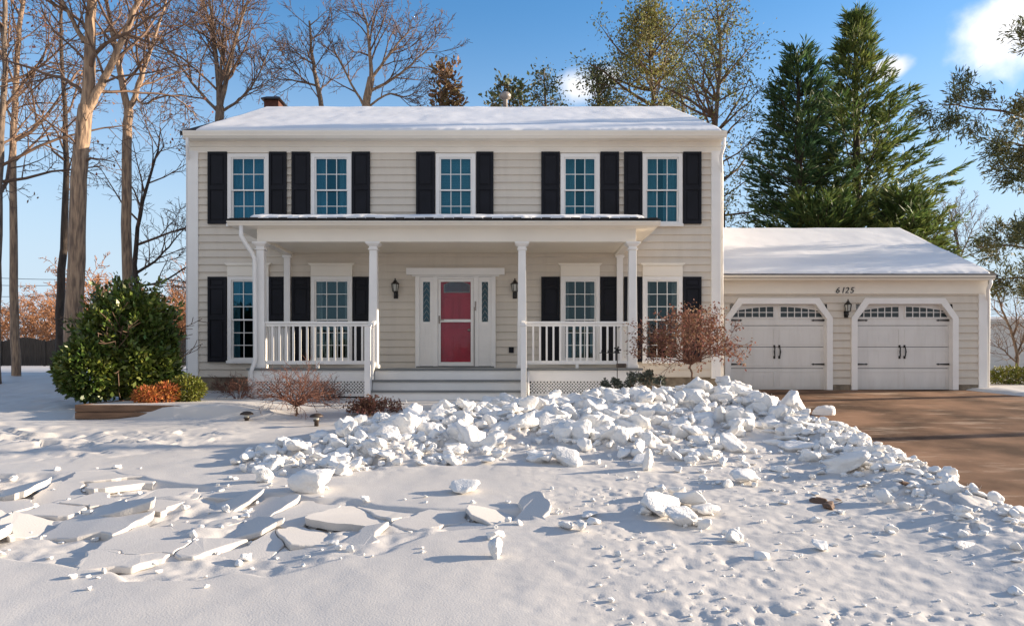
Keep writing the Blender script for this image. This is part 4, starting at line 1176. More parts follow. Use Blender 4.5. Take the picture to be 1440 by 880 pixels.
leafy(35, 34, 712, 118, 190, 95, 'low green tree directly behind the roof vent pipe', M['pine'], .24, 7, density=.6, kids=20)
leafy(36, 34, 624, 96, 190, 70, 'small rusty brown evergreen behind the middle of the house roof', mat('rusty_needles', (.20, .12, .05), .7, island=.5, trans=.2), .28, 9, density=.85, kids=24)
leafy(37, 30, 960, 120, 330, 120, 'lower olive tree filling between the two tall olive trees', M['olive'], .125, 13, density=.6, kids=26)

# -- Leyland-cypress-like conifers
def conifer(seed, D, px, ytop, widths, label, leafm, nb=230, base_y=500):
    rng = np.random.default_rng(seed)
    b = P(px, base_y, D); b.z = hz(b.x, b.y) - .1
    zt = wz(ytop, D)
    Ht = zt - b.z
    T = MB(); T.tube([(b.x, b.y, b.z), (b.x + .05, b.y, b.z + Ht * .5), (b.x, b.y, zt - .2)], [.28, .17, .03], 10)
    br = MB(); Q = []
    zs = np.array([wz(y, D) for y, _ in widths]); hw = np.array([wv / F * D for _, wv in widths])
    o_ = np.argsort(zs); zs = zs[o_]; hw = hw[o_]
    for k in range(nb):
        u = (k + rng.random()) / nb
        z = zs[0] + (zt - .15 - zs[0]) * u
        rad = float(np.interp(z, zs, hw))
        L = rad * (rng.uniform(.62, 1.0) if rng.random() < .7 else rng.uniform(1.0, 1.3)) + .15
        a = k * 2.39996 + rng.uniform(-.4, .4)
        el = R(rng.uniform(0, 22) + 34 * u ** 1.5)
        d = np.array([math.cos(a) * math.cos(el), math.sin(a) * math.cos(el), math.sin(el)])
        p0 = np.array([b.x, b.y, z - L * math.sin(el) * .75])
        n = 7
        ts = np.linspace(0, 1, n)
        pts = p0 + np.outer(ts * L, d) + np.outer((ts ** 2) * L * .10, [0, 0, 1]) - np.outer(np.sin(ts * 3.14) * L * .06, [0, 0, 1])
        br.tube(pts, np.linspace(.035, .008, n), 4)
        # sprays along the branch, drawn out towards the tip
        ns = int(9 + L * 8)
        for j in range(ns):
            t = rng.uniform(.22, 1.02)
            c = p0 + d * L * t + np.array([0, 0, t * t * L * .10])
            side = np.cross(d, [0, 0, 1]); side /= np.linalg.norm(side)
            off = side * rng.normal(0, .20 * L * (1.05 - t) + .08) + np.array([0, 0, 1]) * rng.normal(-.02, .055)
            sd = unit(d * 1.0 + side * np.sign(off @ side) * rng.uniform(.1, .9) + np.array([0, 0, rng.uniform(-.12, .28)]))
            c = c + off
            Ls = rng.uniform(.34, .60)
            m_ = 9
            for q_ in range(m_):
                e = unit(sd + rng.normal(0, .36, 3) * [1, 1, .5])
                st = c + sd * Ls * rng.uniform(-.3, .5)
                l_ = Ls * rng.uniform(.45, .9)
                s2 = np.cross(e, rng.normal(0, 1, 3)); s2 /= np.linalg.norm(s2) + 1e-9
                w_ = s2 * rng.uniform(.016, .034)
                Q.append((st - w_ * .5, st + e * l_ * .55 - w_, st + e * l_, st + e * l_ * .55 + w_))
    t = thing('conifer', label, 'tree', b, 'dark conifers behind the garage')
    T.build('trunk', M['barkdark'], t, smooth=True); br.build('branches', M['barkdark'], t, smooth=True)
    f = MB(); f.quads(np.array(Q)); f.build('foliage', leafm, t)
    return t
conifer(41, 28, 1203, 14, [(14, 3), (60, 20), (100, 40), (150, 60), (190, 84), (215, 110), (250, 104), (290, 106), (330, 115), (400, 110)], 'tallest dark green conifer, pointed, behind the garage roof', M['cypress'], 135)
conifer(42, 27, 1122, 66, [(66, 5), (85, 22), (130, 38), (190, 50), (240, 56), (280, 64), (320, 78), (400, 76)], 'shorter rounded dark conifer behind the left half of the garage roof', M['cypressblue'], 100)
conifer(43, 25.5, 1150, 275, [(275, 20), (300, 60), (330, 80), (400, 80)], 'low bright green conifer just above the garage ridge', M['cypress'], 70)
conifer(44, 25.5, 1268, 270, [(270, 14), (300, 42), (330, 62), (400, 62)], 'low conifer at the right end of the garage ridge', M['cypress'], 70)

# -- pine reaching in from the right edge
T = Tree(51, minr=.008, wander=.17, trop=.02, nch=(5, 6, 5, 3), maxl=3, seg=.35, ang=(30, 65))
DP = 20
b = P(1560, 540, DP); b.z = hz(b.x, b.y) - .1
T.limb([tuple(b)] + pl([(1556, 400), (1550, 200), (1545, 0), (1540, -200), (1538, -330)], DP), .24, .05, 0, sides=10)
for pts, l in (([(1550, 240), (1490, 190, -.4), (1430, 158, -.6), (1360, 150, -.8), (1325, 148, -.9)], 1.9), ([(1552, 330), (1500, 235, .2), (1450, 205, .3), (1400, 200, .3)], 1.5), ([(1552, 300), (1500, 270, .6), (1440, 240, .8), (1415, 236, .8)], 1.2),
               ([(1548, 120), (1500, 80), (1450, 55), (1428, 45)], .9), ([(1554, 420), (1500, 370, .3), (1450, 350, .5), (1400, 342, .6), (1375, 348, .6)], 1.5), ([(1554, 430), (1500, 410, -.4), (1440, 390, -.5), (1405, 392, -.6)], 1.2), ([(1554, 360), (1490, 330, -.4), (1440, 325, -.5)], 1.0),
               ([(1545, 0), (1600, -60), (1680, -80)], 2.2), ([(1548, 100), (1620, 60), (1700, 70)], 2.2), ([(1543, -100), (1480, -160), (1430, -190)], 1.8), ([(1550, 260), (1620, 220), (1700, 230)], 2.2)):
    T.limb(pl(pts, DP), .05, .015, 1, nch=10, L=l, sides=5, trunk=False, t0=.35)
tp = np.array([t[0] for t in T.tips]); dn = np.array([t[1] for t in T.tips])
lv = leaf_quads(T.rng, tp, .17, 50, .12, .2, D=dn)
finish(T, 'pine_tree', 'pine whose needle branches reach in from the right edge of the photo', 'tree', b, M['bark'], M['twig'], None, (lv, M['pine']))

# -- warm coloured far woodland at the left: two source shrubs, copied
def wood(seed, label, loc, twig):
    T = Tree(seed, minr=.022, wander=.2, trop=.03, nch=(9, 7, 5, 4), maxl=4, seg=.5, ang=(30, 70))
    b = Vector(loc)
    for k in range(4):
        a = T.rng.uniform(0, 6.28); d = np.array([math.cos(a) * .35, math.sin(a) * .35, 1])
        T.grow(np.array(b) + d * .1, d, T.rng.uniform(4.0, 6.0), .08, 0)
    return finish(T, 'bare_tree', label, 'tree', b, M['bark'], twig, 'rust brown bare trees beyond the fence')
WL = 'rust brown bare tree in the sunlit thicket beyond the board fence'
src = []
for k in range(3):
    x, y = -26 + k * 4, 47 + k * 2
    src.append(wood(61 + k, WL, (x, y, hz(x, y)), M['orangetwig']))
rng = np.random.default_rng(8)
for k in range(15):
    c = copy_tree(src[k % 3]); x = -45 + k * 2.05; y = 48 + (k * 7 % 5) * 3
    c.location = (x, y, hz(x, y)); c.rotation_euler = (0, 0, rng.uniform(0, 6)); s_ = rng.uniform(.8, 1.35); c.scale = (s_, s_, s_)

# -- off-camera trees on the sunny side whose shadows cross the roof and lawn, and a tree line across the street
rng = np.random.default_rng(9)
east = [(26, 26.5, 1.0), (28, 23.6, .9), (34, 27.5, 1.2), (33, 31.5, 1.3), (46, 18.6, 1.2)]
Te = Tree(71, minr=.012, wander=.15, trop=.05, nch=(6, 5, 4, 3), maxl=3, seg=.6, ang=(25, 60))
Te.limb([(26, 26.5, .6), (26.1, 26.5, 3), (26, 26.6, 6), (26.2, 26.5, 9)], .17, .05, 0, nch=9, L=4.0, t0=.3, sides=8)
eo = finish(Te, 'bare_tree', 'tall bare tree beyond the driveway on the sunny side', 'tree', (26, 26.5, hz(26, 26.5) - .1), M['bark'], M['twig'], 'bare trees beyond the driveway')
for k, (x, y, s_) in enumerate(east[1:]):
    c = copy_tree(eo); c.location = (x, y, hz(x, y) - .1); c.rotation_euler = (0, 0, k * 1.3 + .5); c.scale = (s_, s_, s_)
for k, (x, y) in enumerate(((18, 13.55), (18.3, 18.1))):
    Tp = Tree(75 + k, minr=.012, wander=.15, trop=.05, nch=(6, 5, 4, 3), maxl=3, seg=.6, ang=(25, 60)); zb = hz(x, y) - .1
    Tp.limb([(x, y, zb), (x + .05, y, zb + 5), (x, y + .03, zb + 10), (x + .1, y, zb + 15)], .17, .09, 0, nch=10, L=4.5, t0=.7, sides=10)
    finish(Tp, 'bare_tree', ('straight tall trunked bare tree beyond the near end of the driveway', 'straight tall trunked bare tree level with the garage front')[k], 'tree', (x, y, zb), M['bark'], M['twig'], 'tall trunked trees beyond the driveway')
sf = leafy(81, 30, 720, 330, 500, 200, 'dark evergreen across the street', M['pine'], .5, 8, group='evergreens across the street', density=.8, kids=26)
sf.location = (-4, -34, -.5); sf.scale = (.9, .9, .55)
for k in range(9):
    c = copy_tree(sf); c.location = (-34 + k * 8.2 + rng.uniform(-2, 2), -32 - (k % 3) * 4, -.5); c.rotation_euler = (0, 0, k); s_ = rng.uniform(.8, 1.25); c.scale = (s_ * .9, s_ * .9, s_ * .55)

# ------------------------------------------------------------------ shrubs and planting bed
def leaf_ball(seed, c, rad, n, size, aspect, bumps=14, flat=.0, shell=.35):
    rng = np.random.default_rng(seed)
    lob = rng.normal(0, 1, (bumps, 3)); lob /= np.linalg.norm(lob, axis=1, keepdims=True); la = rng.uniform(-.12, .22, bumps)
    d = rng.normal(0, 1, (n, 3)); d /= np.linalg.norm(d, axis=1, keepdims=True)
    rr = 1 - shell * rng.random(n) ** 1.6
    k = np.exp((d @ lob.T - 1) * 9) @ la
    rr = rr * (.92 + k) + (rng.random(n) < .04) * rng.uniform(0, .14, n)
    p = np.array(c) + d * rr[:, None] * np.array(rad)
    e = d + rng.normal(0, .75, (n, 3)) + np.array([0, 0, .25]); e /= np.linalg.norm(e, axis=1, keepdims=True)
    s_ = np.cross(e, rng.normal(0, 1, (n, 3))); s_ /= np.linalg.norm(s_, axis=1, keepdims=True)
    sz = size * rng.uniform(.6, 1.35, (n, 1)); w_ = s_ * sz * aspect / 2
    return np.stack([p - w_ * .3, p + e * sz * .5 - w_, p + e * sz, p + e * sz * .5 + w_], 1)
DH = 14.0
hb = P(182, 560, DH); hb.z = hz(hb.x, hb.y)
holly = thing('holly_bush', 'big rounded green holly bush left of the house', 'bush', hb)
stem = Tree(91, minr=.01, wander=.12, trop=.05, nch=(5, 4, 3), maxl=2, seg=.3)
for k in range(6):
    a = k * 1.05; stem.grow(np.array(hb) + [.1 * math.cos(a), .1 * math.sin(a), -.05], [math.cos(a) * .5, math.sin(a) * .5, 1], 1.7, .035, 0)
stem.crown.build('stems', M['twig'], holly, smooth=True)
lf = MB()
lf.quads(leaf_ball(92, hb + Vector((.02, 0, 1.12)), (.80, .78, 1.0), 11000, .115, .5))
lf.quads(leaf_ball(93, hb + Vector((-.36, -.72, .66)), (.62, .52, .60), 7000, .11, .5))
lf.quads(leaf_ball(94, hb + Vector((.36, -.1, .66)), (.62, .62, .68), 7000, .11, .5))
rg = np.random.default_rng(95)
for k in range(230):
    d = unit(rg.normal(0, 1, 3) + np.array([0, -.2, .25]))
    if d[2] < -.35: continue
    c0 = np.array(hb) + np.array([.0, 0, 1.08]) + d * np.array([.80, .75, 1.02]) * rg.uniform(.78, 1.0)
    g_ = unit(d + np.array([0, 0, .7]) + rg.normal(0, .25, 3)); ln_ = rg.uniform(.12, .42)
    C_ = c0 + np.outer(np.linspace(0, 1, 9), g_ * ln_)
    lf.quads(leaf_quads(rg, C_, .11, 3, .035, .5, D=np.repeat([g_], 9, 0)))
lf.build('foliage', M['holly'], holly)

def shrub(name, label, cat, px, py, D, rad, n, size, aspect, m, seed, group=None, lift=None):
    b = P(px, py, D); b.z = hz(b.x, b.y)
    t = thing(name, label, cat, b, group)
    T = Tree(seed, minr=.004, wander=.15, trop=.03, nch=(5, 4), maxl=1, seg=.15, minlen=.05)
    for k in range(9):
        a = k * .7; T.grow(np.array(b) - [0, 0, .03], [math.cos(a) * .8, math.sin(a) * .8, 1], rad[2] * 1.3, .008, 0)
    T.crown.build('stems', M['redtwig'], t)
    f = MB(); f.quads(leaf_ball(seed, b + Vector((0, 0, rad[2] * .85)), rad, n, size, aspect, shell=.6)); f.build('foliage', m, t)
    return t
shrub('shrub', 'small round yellow green shrub at the house corner', 'shrub', 264, 563, 13.2, (.30, .28, .25), 2600, .075, .32, M['yellowgreen'], 101)
shrub('dried_plant', 'low rust orange dried plant right of the holly base', 'plant', 206, 569, 12.7, (.24, .22, .15), 1100, .07, .3, M['rustleaf'], 102, 'rust orange dried plants in the bed')
shrub('dried_plant', 'rust orange dried plant touching the round yellow green shrub', 'plant', 234, 567, 12.9, (.20, .2, .19), 1000, .07, .3, M['rustleaf'], 103, 'rust orange dried plants in the bed')
shrub('shrub', 'green and gold low shrub beside the garage corner at the right edge', 'shrub', 1422, 545, 20.0, (.7, .45, .24), 2000, .09, .4, M['yellowgreen'], 104)

def twiggy(name, label, px, py, D, L, n, r, seed, m, spread=1.0, leaf=None, group=None, stemh=0, nch=(6, 5, 4), cat='shrub', trop=.02, minr=.0035, leafn=6, leafs=.05, wander=.2, leafspread=.03):
    b = P(px, py, D); b.z = hz(b.x, b.y) - .03
    T = Tree(seed, minr=minr, wander=wander, trop=trop, nch=nch, maxl=2, seg=.1, ang=(25, 65), minlen=.05, ratio=(.7, .65, .6))
    s0 = np.array(b)
    if stemh:
        sm = T.limb([s0, s0 + [.015, 0, stemh * .5], s0 + [0, 0, stemh]], r * 1.6, r * 1.3, 0, sides=8)
        s0 = s0 + [0, 0, stemh * .96]
    for k in range(n):
        a = k * 2.399 + T.rng.uniform(-.3, .3); sp = spread * math.sqrt((k + .5) / n)
        T.grow(s0 + np.array([math.cos(a), math.sin(a), 0]) * (.05 if not stemh else .01), [math.cos(a) * sp, math.sin(a) * sp, 1], L * T.rng.uniform(.75, 1.15), r, 0)
    lv = None
    if leaf:
        tp = np.array([t[0] for t in T.tips]); lv = (leaf_quads(T.rng, tp, leafs, leafn, leafspread, .55), leaf)
    return finish(T, name, label, cat, b, M['twig'], m, group, lv)
G3 = 'leafless shrubs in front of the porch'
twiggy('dwarf_tree', 'low spreading leafless dwarf tree on a short trunk in front of the left porch railing', 417, 583, 12.4, .74, 24, .013, 111, M['redtwig'], spread=2.6, stemh=.2, group=G3, trop=-.02)
twiggy('twiggy_shrub', 'leafless red brown shrub against the porch lattice behind the dwarf tree', 455, 556, 14.3, .42, 22, .007, 112, M['redtwig'], spread=1.3, group=G3)
twiggy('twiggy_shrub', 'leafless shrub by the porch corner and downspout', 336, 562, 14.2, .42, 14, .007, 113, M['redtwig'], spread=1.1, group=G3)
twiggy('twiggy_shrub', 'reddish leafless shrub against the foundation under the left window', 318, 549, 16.2, .38, 14, .007, 114, M['redtwig'], spread=1.3, group=G3)
twiggy('dried_shrub', 'dried brown shrub poking from the snow by the porch steps', 515, 578, 12.6, .30, 24, .006, 115, M['redtwig'], spread=1.1, leaf=M['dryleaf'], leafn=2, leafs=.055)
twiggy('dried_shrub', 'small dried brown stems right of the larger dried shrub by the steps', 545, 571, 12.9, .22, 12, .006, 116, M['redtwig'], spread=.8, leaf=M['dryleaf'], leafn=2, leafs=.05)
# hydrangea standard
hd_ = twiggy('hydrangea_tree', 'small hydrangea tree with brown dried flower heads in front of the right window', 972, 530, 13.6, .92, 26, .014, 117, M['redtwig'], spread=2.1, stemh=.72, trop=.05, nch=(5, 4, 3), leaf=M['dryleaf'], leafn=7, leafs=.055, cat='small tree', minr=.0045, wander=.14, leafspread=.045)

# sedum seed heads
G4 = 'grey seed heads poking out of the snow'
for k, (px, py, s_) in enumerate(((853, 545, 1.0), (869, 541, .9), (884, 548, 1.3), (890, 534, 1.2), (905, 538, 1.1), (915, 530, 1.1), (928, 538, .8))):
    D = 13.3 + .1 * (k % 3); b = P(px, py, D); zb = hz(b.x, D)
    t = thing('seed_head_plant', 'dried grey green seed head plant standing in the snow by the porch corner', 'plant', (b.x, D, zb), G4)
    f = MB(); rg = np.random.default_rng(120 + k); st = MB()
    for j in range(6):
        q = np.array([b.x + rg.normal(0, .05), D + rg.normal(0, .05), b.z + rg.uniform(-.03, .10) * s_])
        q[2] = max(q[2], zb + .1)
        st.tube([(b.x, D, zb - .05), tuple(q)], [.006, .004], 4)
        f.quads(leaf_ball(130 + k * 10 + j, q, (.05 * s_, .05 * s_, .055 * s_), 70, .045, .6, shell=1))
    st.build('stems', M['twig'], t); f.build('seed_heads', M['sedum'], t)
# garden ornament on a thin pole
b = P(868, 545, 13.6); zb = hz(b.x, b.y)
t = thing('garden_ornament', 'thin dark pole with a wind ornament in front of the right porch railing', 'ornament', (b.x, b.y, zb))
MB().tube([(b.x, b.y, zb - .1), (b.x, b.y, wz(492, 13.6))], [.009, .008], 6, cap=True).build('pole', M['iron'], t)
m = MB(); z = wz(496, 13.6); m.bar((wx(843, 13.6), b.y, z), (wx(872, 13.6), b.y, z), .014, .014)
for px in (846, 855, 862, 870): m.tube([(wx(px, 13.6), b.y, z), (wx(px, 13.6), b.y, z + .06)], [.012, .003], 6)
for k in range(5): m.bar((b.x, b.y - .01, wz(492, 13.6)), (b.x + .07 * math.cos(k * 1.256), b.y - .01, wz(492, 13.6) + .07 * math.sin(k * 1.256)), .03, .006, up=(0, 1, 0))
m.build('arms', M['iron'], t)
m = MB(); m.box(wx(867, 13.6), wx(880, 13.6), b.y - .06, b.y + .06, wz(517, 13.6), wz(511, 13.6)); m.build('feeder_tray', M['bronze'], t, bevel=.01)
# clay pot
b = P(986, 531, 13.9); zb = hz(b.x, b.y)
tag(MB().lathe(b.x, b.y, [(.07, zb - .02), (.10, zb + .09), (.115, zb + .10), (.115, zb + .13), (.09, zb + .13), (.08, zb + .10)], 14).build('flower_pot', M['pot'], smooth=False), 'terracotta flower pot in the snow behind the hydrangea trunk', 'pot')

# timber edging
e0 = (wx(107, 12), 12.0); zt = .94
tm = thing('timber_edging', 'low brown timber retaining edge of the snowy bed under the holly', 'edging', (e0[0], e0[1], .7))
for k in range(2):
    za = zt - .12 * (k + 1)
    m = MB(); m.bar((e0[0], 12.0, za + .058), (e0[0] + 1.75, 12.16, za + .04), .10, .116); m.build('timber', M['timber'], tm, bevel=.012)
    m = MB(); m.bar((e0[0] + .05, 12.06, za + .058), (e0[0] + .02, 14.6, za + .07), .10, .116); m.build('timber', M['timber'], tm, bevel=.012)

# path lights
def path_light(px, py, D, top, label):
    x = wx(px, D); zb = hz(x, D); zt_ = wz(top, D)
    t = thing('path_light', label, 'path light', (x, D, zb), 'bronze path lights in the snow')
    MB().lathe(x, D, [(.035, zb - .1), (.035, zt_ - .13), (.05, zt_ - .12), (.05, zt_ - .10)], 10).build('stem', M['bronze'], t, smooth=True)
    MB().lathe(x, D, [(.035, zt_ - .10), (.05, zt_ - .045)], 10).build('lens', M['lampglass'], t)
    MB().lathe(x, D, [(.11, zt_ - .055), (.10, zt_ - .03), (.06, zt_ - .008), (.02, zt_)], 14).build('cap', M['bronze'], t, smooth=True)
path_light(347, 590, 12.0, 578, 'bronze path light sunk in the snow left of the dwarf tree')
path_light(445, 602, 11.5, 581, 'bronze mushroom path light right of the dwarf tree trunk')

# fence, utility pole, neighbour house
DFc = 40.0
fx0_, fx1_ = wx(-60, DFc), wx(262, DFc)
ft = thing('board_fence', 'dark weathered board fence across the far left yard', 'fence', (fx0_, DFc, hz(fx0_, DFc)))
n = 0; x = fx0_; sec = 2.4; m = MB()
while x < fx1_:
    u = ((x - fx0_) / sec) % 1; zb = hz(x, DFc)
    m.box(x, x + .13, DFc - .012, DFc + .012, zb + .02, zb + 1.35 + .22 * math.sin(u * math.pi)); x += .145
m.box(fx0_, fx1_, DFc + .013, DFc + .05, hz(fx0_, DFc) + .3, hz(fx0_, DFc) + .4); m.box(fx0_, fx1_, DFc + .013, DFc + .05, hz(fx0_, DFc) + 1.05, hz(fx0_, DFc) + 1.15)
m.build('boards', M['fence'], ft)
k = 0
while fx0_ + k * sec < fx1_:
    xp = fx0_ + k * sec; MB().box(xp - .06, xp + .06, DFc - .06, DFc - .013, hz(xp, DFc), hz(xp, DFc) + 1.45).build('post', M['fence'], ft); k += 1
ub = P(138, 500, 62); ub.z = hz(ub.x, ub.y)
up = thing('utility_pole', 'thin wooden utility pole far behind the holly bush', 'pole', ub)
MB().tube([tuple(ub), tuple(P(138, 388, 62))], [.13, .1], 8, cap=True).build('pole', M['barkdark'], up)
m = MB(); m.bar(P(132, 393, 62), P(144, 393, 62), .12, .1); m.lathe(P(140, 398, 62).x, 61.8, [(.2, wz(404, 62)), (.2, wz(396, 62))], 8); m.build('crossarm', M['barkdark'], up)
for y0, y1 in ((393, 372), (400, 386), (414, 404)):
    q = [P(138 + (px - 138), y0 + (y1 - y0) * abs(px - 138) / 300 + (-8 * math.sin(math.pi * (px + 200) / 338) * -1 if px < 138 else 0), 62) for px in np.linspace(-200, 138, 14)]
    MB().tube([tuple(a) for a in q], [.022] * len(q), 4).build('wire', M['iron'], up)
nb_ = thing('neighbouring_house', 'pale neighbouring house wall beyond the garage at the right edge', 'house', (24, 33, 1.0))
x0, x1 = wx(1386, 33), wx(1640, 33)
m = MB(); siding(m, x0, x1, 1.0, wz(449, 33), 33, [], expo=.2); m.box(x0, x0 + .1, 33.01, 39, 1.0, wz(449, 33)); m.build('wall', M['far_wall'], nb_)
m = MB(); z_ = wz(449, 33); m.add([(x0 - .3, 32.7, z_), (x1, 32.7, z_), (x1, 36.5, z_ + .35), (x0 - .3, 36.5, z_ + .35), (x0 - .3, 32.7, z_ - .12), (x1, 32.7, z_ - .12), (x1, 36.5, z_ + .2), (x0 - .3, 36.5, z_ + .2)], [(0, 1, 2, 3), (4, 7, 6, 5), (0, 4, 5, 1), (3, 2, 6, 7), (0, 3, 7, 4)]); m.build('roof', M['snow'], nb_)

# ------------------------------------------------------------------ broken snow slabs (left foreground)
def clip(poly, px, py, nx_, ny_):
    out = []
    for i in range(len(poly)):
        a = poly[i]; b = poly[(i + 1) % len(poly)]
        da = (a[0] - px) * nx_ + (a[1] - py) * ny_; db = (b[0] - px) * nx_ + (b[1] - py) * ny_
        if da <= 0: out.append(a)
        if da * db < 0:
            t = da / (da - db); out.append((a[0] + (b[0] - a[0]) * t, a[1] + (b[1] - a[1]) * t))
    return out
rng = np.random.default_rng(17)
seeds = []
for i in range(17):
    for j in range(10):
        x = -6.6 + i * .47 + rng.uniform(-.3, .3) + (j % 2) * .2; y = 4.9 + j * .40 + rng.uniform(-.22, .22)
        seeds.append((x, y))
seeds = [q for q in seeds if rng.random() > .28]
seeds = np.array(seeds)
ins = poly_sd(seeds[:, 0], seeds[:, 1], SLABS)
nsl = 0
for i, (sx, sy) in enumerate(seeds):
    if ins[i] > -.03: continue
    if rng.random() < .05: continue
    poly = [(sx - 1, sy - 1), (sx + 1, sy - 1), (sx + 1, sy + 1), (sx - 1, sy + 1)]
    for j, (qx, qy) in enumerate(seeds):
        if j == i or math.hypot(qx - sx, qy - sy) > 2.0: continue
        dx, dy = qx - sx, qy - sy; L = math.hypot(dx, dy)
        gap = rng.uniform(.0, .045) if rng.random() < .25 else .002
        poly = clip(poly, (sx + qx) / 2 - dx / L * gap, (sy + qy) / 2 - dy / L * gap, dx / L, dy / L)
    for j in range(len(SLABS)):      # stay inside the broken area
        pass
    if len(poly) < 3: continue
    # finer outline with small irregularities
    fine = []
    for a, b in zip(poly, poly[1:] + poly[:1]):
        L = math.hypot(b[0] - a[0], b[1] - a[1]); n = max(1, int(L / .05))
        for k in range(n):
            t = k / n; qx_ = a[0] + (b[0] - a[0]) * t; qy_ = a[1] + (b[1] - a[1]) * t; qv = np.array([qx_]), np.array([qy_]); fine.append((qx_ + .10 * float(fbm(qv[0] * 5, qv[1] * 5, 4, 81)[0]), qy_ + .10 * float(fbm(qv[0] * 5 + 9, qv[1] * 5, 4, 83)[0])))
    if len(fine) < 3 or max(poly_sd(np.array([p[0] for p in fine]), np.array([p[1] for p in fine]), SLABS)) > .22: continue
    n = len(fine)
    th = rng.uniform(.05, .09)
    tilted = rng.random() < .55
    tx, ty = (rng.normal(0, .2), rng.normal(.03, .12)) if tilted else (rng.normal(0, .008), rng.normal(0, .008))
    ext = max(math.hypot(p[0] - sx, p[1] - sy) for p in fine)
    lim = min(.3, .17 / ext)
    tx = max(-lim, min(lim, tx)); ty = max(-lim, min(lim, ty))
    off = rng.uniform(-.045, .015) if tilted else rng.uniform(-.008, .001)
    fx = np.array([p[0] for p in fine]); fy_ = np.array([p[1] for p in fine])
    ht = H(fx, fy_, cut=False) + off + tx * (fx - sx) + ty * (fy_ - sy)
    hc = hz(sx, sy, cut=False) + off
    base_ = Vector((sx, sy, hc - th))
    bm = bmesh.new()
    topv = [bm.verts.new((fx[k] - sx, fy_[k] - sy, ht[k] - base_.z)) for k in range(n)]
    botv = [bm.verts.new(((fx[k] - sx) * .97, (fy_[k] - sy) * .97, ht[k] - base_.z - th)) for k in range(n)]
    ft_ = bm.faces.new(topv)
    bm.faces.new(botv[::-1])
    for k in range(n): bm.faces.new((topv[k], botv[k], botv[(k + 1) % n], topv[(k + 1) % n]))
    bmesh.ops.recalc_face_normals(bm, faces=bm.faces)
    me = bpy.data.meshes.new('snow_slab'); bm.to_mesh(me); bm.free(); me.materials.append(M['snow'])
    o = bpy.data.objects.new('snow_slab', me); col.objects.link(o); o.location = base_
    bv = o.modifiers.new('bevel', 'BEVEL'); bv.width = .016; bv.segments = 3; bv.limit_method = 'ANGLE'; bv.angle_limit = R(50)
    tag(o, 'slab of snow crust cracked and tilted among others in the left foreground', 'snow slab', 'cracked snow slabs in the left foreground'); nsl += 1

crumbs = []
for i, (sx, sy) in enumerate(seeds):
    if ins[i] > .05: continue
    for k in range(rng.integers(3, 7)):
        a = rng.uniform(0, 6.28); r_ = rng.uniform(.22, .42)
        crumbs.append((sx + r_ * math.cos(a), sy + r_ * math.sin(a), .03 + .07 * rng.random() ** 2))
# ------------------------------------------------------------------ snow chunks
def chunk_mesh(seed, flat=1.0):
    rg = np.random.default_rng(seed)
    bm = bmesh.new()
    n = rg.integers(9, 15)
    for k in range(n):
        p = rg.uniform(-1, 1, 3); p = p / max(abs(p)) * rg.uniform(.75, 1) if rg.random() < .75 else p
        bm.verts.new(p * np.array([.5, .42, .36 * flat]))
    r = bmesh.ops.convex_hull(bm, input=bm.verts)
    bmesh.ops.delete(bm, geom=[v for v in bm.verts if not v.link_faces], context='VERTS')
    bmesh.ops.dissolve_limit(bm, angle_limit=R(14), verts=bm.verts, edges=bm.edges)
    bmesh.ops.bevel(bm, geom=list(bm.edges), offset=.06, segments=2, affect='EDGES', profile=.6)
    for _ in range(2):
        bmesh.ops.triangulate(bm, faces=bm.faces)
        bmesh.ops.subdivide_edges(bm, edges=[e for e in bm.edges if e.calc_length() > .11], cuts=1, use_grid_fill=True)
    bmesh.ops.triangulate(bm, faces=bm.faces)
    for _ in range(4): bmesh.ops.smooth_vert(bm, verts=bm.verts, factor=.6, use_axis_x=True, use_axis_y=True, use_axis_z=True)
    V = np.array([v.co for v in bm.verts])
    d = fbm(V[:, 0] * 4 + seed + V[:, 2] * 2.1, V[:, 1] * 4 + V[:, 2] * 4.3, 4, seed) + .5 * np.maximum(0, vnoise(V[:, 0] * 11 + V[:, 2] * 7, V[:, 1] * 11 - V[:, 2] * 6, seed))
    for v, q in zip(bm.verts, d): v.co = v.co * (1.2 + .42 * q)
    me = bpy.data.meshes.new('snow_chunk'); bm.to_mesh(me); bm.free()
    me.polygons.foreach_set('use_smooth', [True] * len(me.polygons))
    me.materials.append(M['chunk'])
    return me
CM = [chunk_mesh(200 + k, (1, .75, 1.15, .6)[k % 4]) for k in range(20)]
rng = np.random.default_rng(23)
def put_chunk(x, y, s_, label, group, sink=.25, k=None, rot=None, sc_=None):
    me = CM[int(rng.integers(len(CM))) if k is None else k]
    o = bpy.data.objects.new('snow_chunk', me); col.objects.link(o)
    z = hz(x, y)
    ss = (s_ * rng.uniform(.8, 1.25), s_ * rng.uniform(.8, 1.2), s_ * rng.uniform(.75, 1.2)) if sc_ is None else sc_
    o.scale = ss
    o.rotation_euler = (rng.uniform(-.5, .5), rng.uniform(-.5, .5), rng.uniform(0, 6.28)) if rot is None else rot
    o.location = (x, y, z + ss[2] * .36 * (1 - 2 * sink))
    return tag(o, label, 'snow chunk', group)
def ground_at(px, py):            # march the pixel ray to the snow surface
    D = np.arange(3.6, 17, .02); X_ = (px - 720) / F * D; Zr = EYE + (HOR - py) / F * D
    h = H(X_, D); i = int(np.argmax(h >= Zr)) if (h >= Zr).any() else len(D) - 1
    return float(X_[i]), float(D[i])
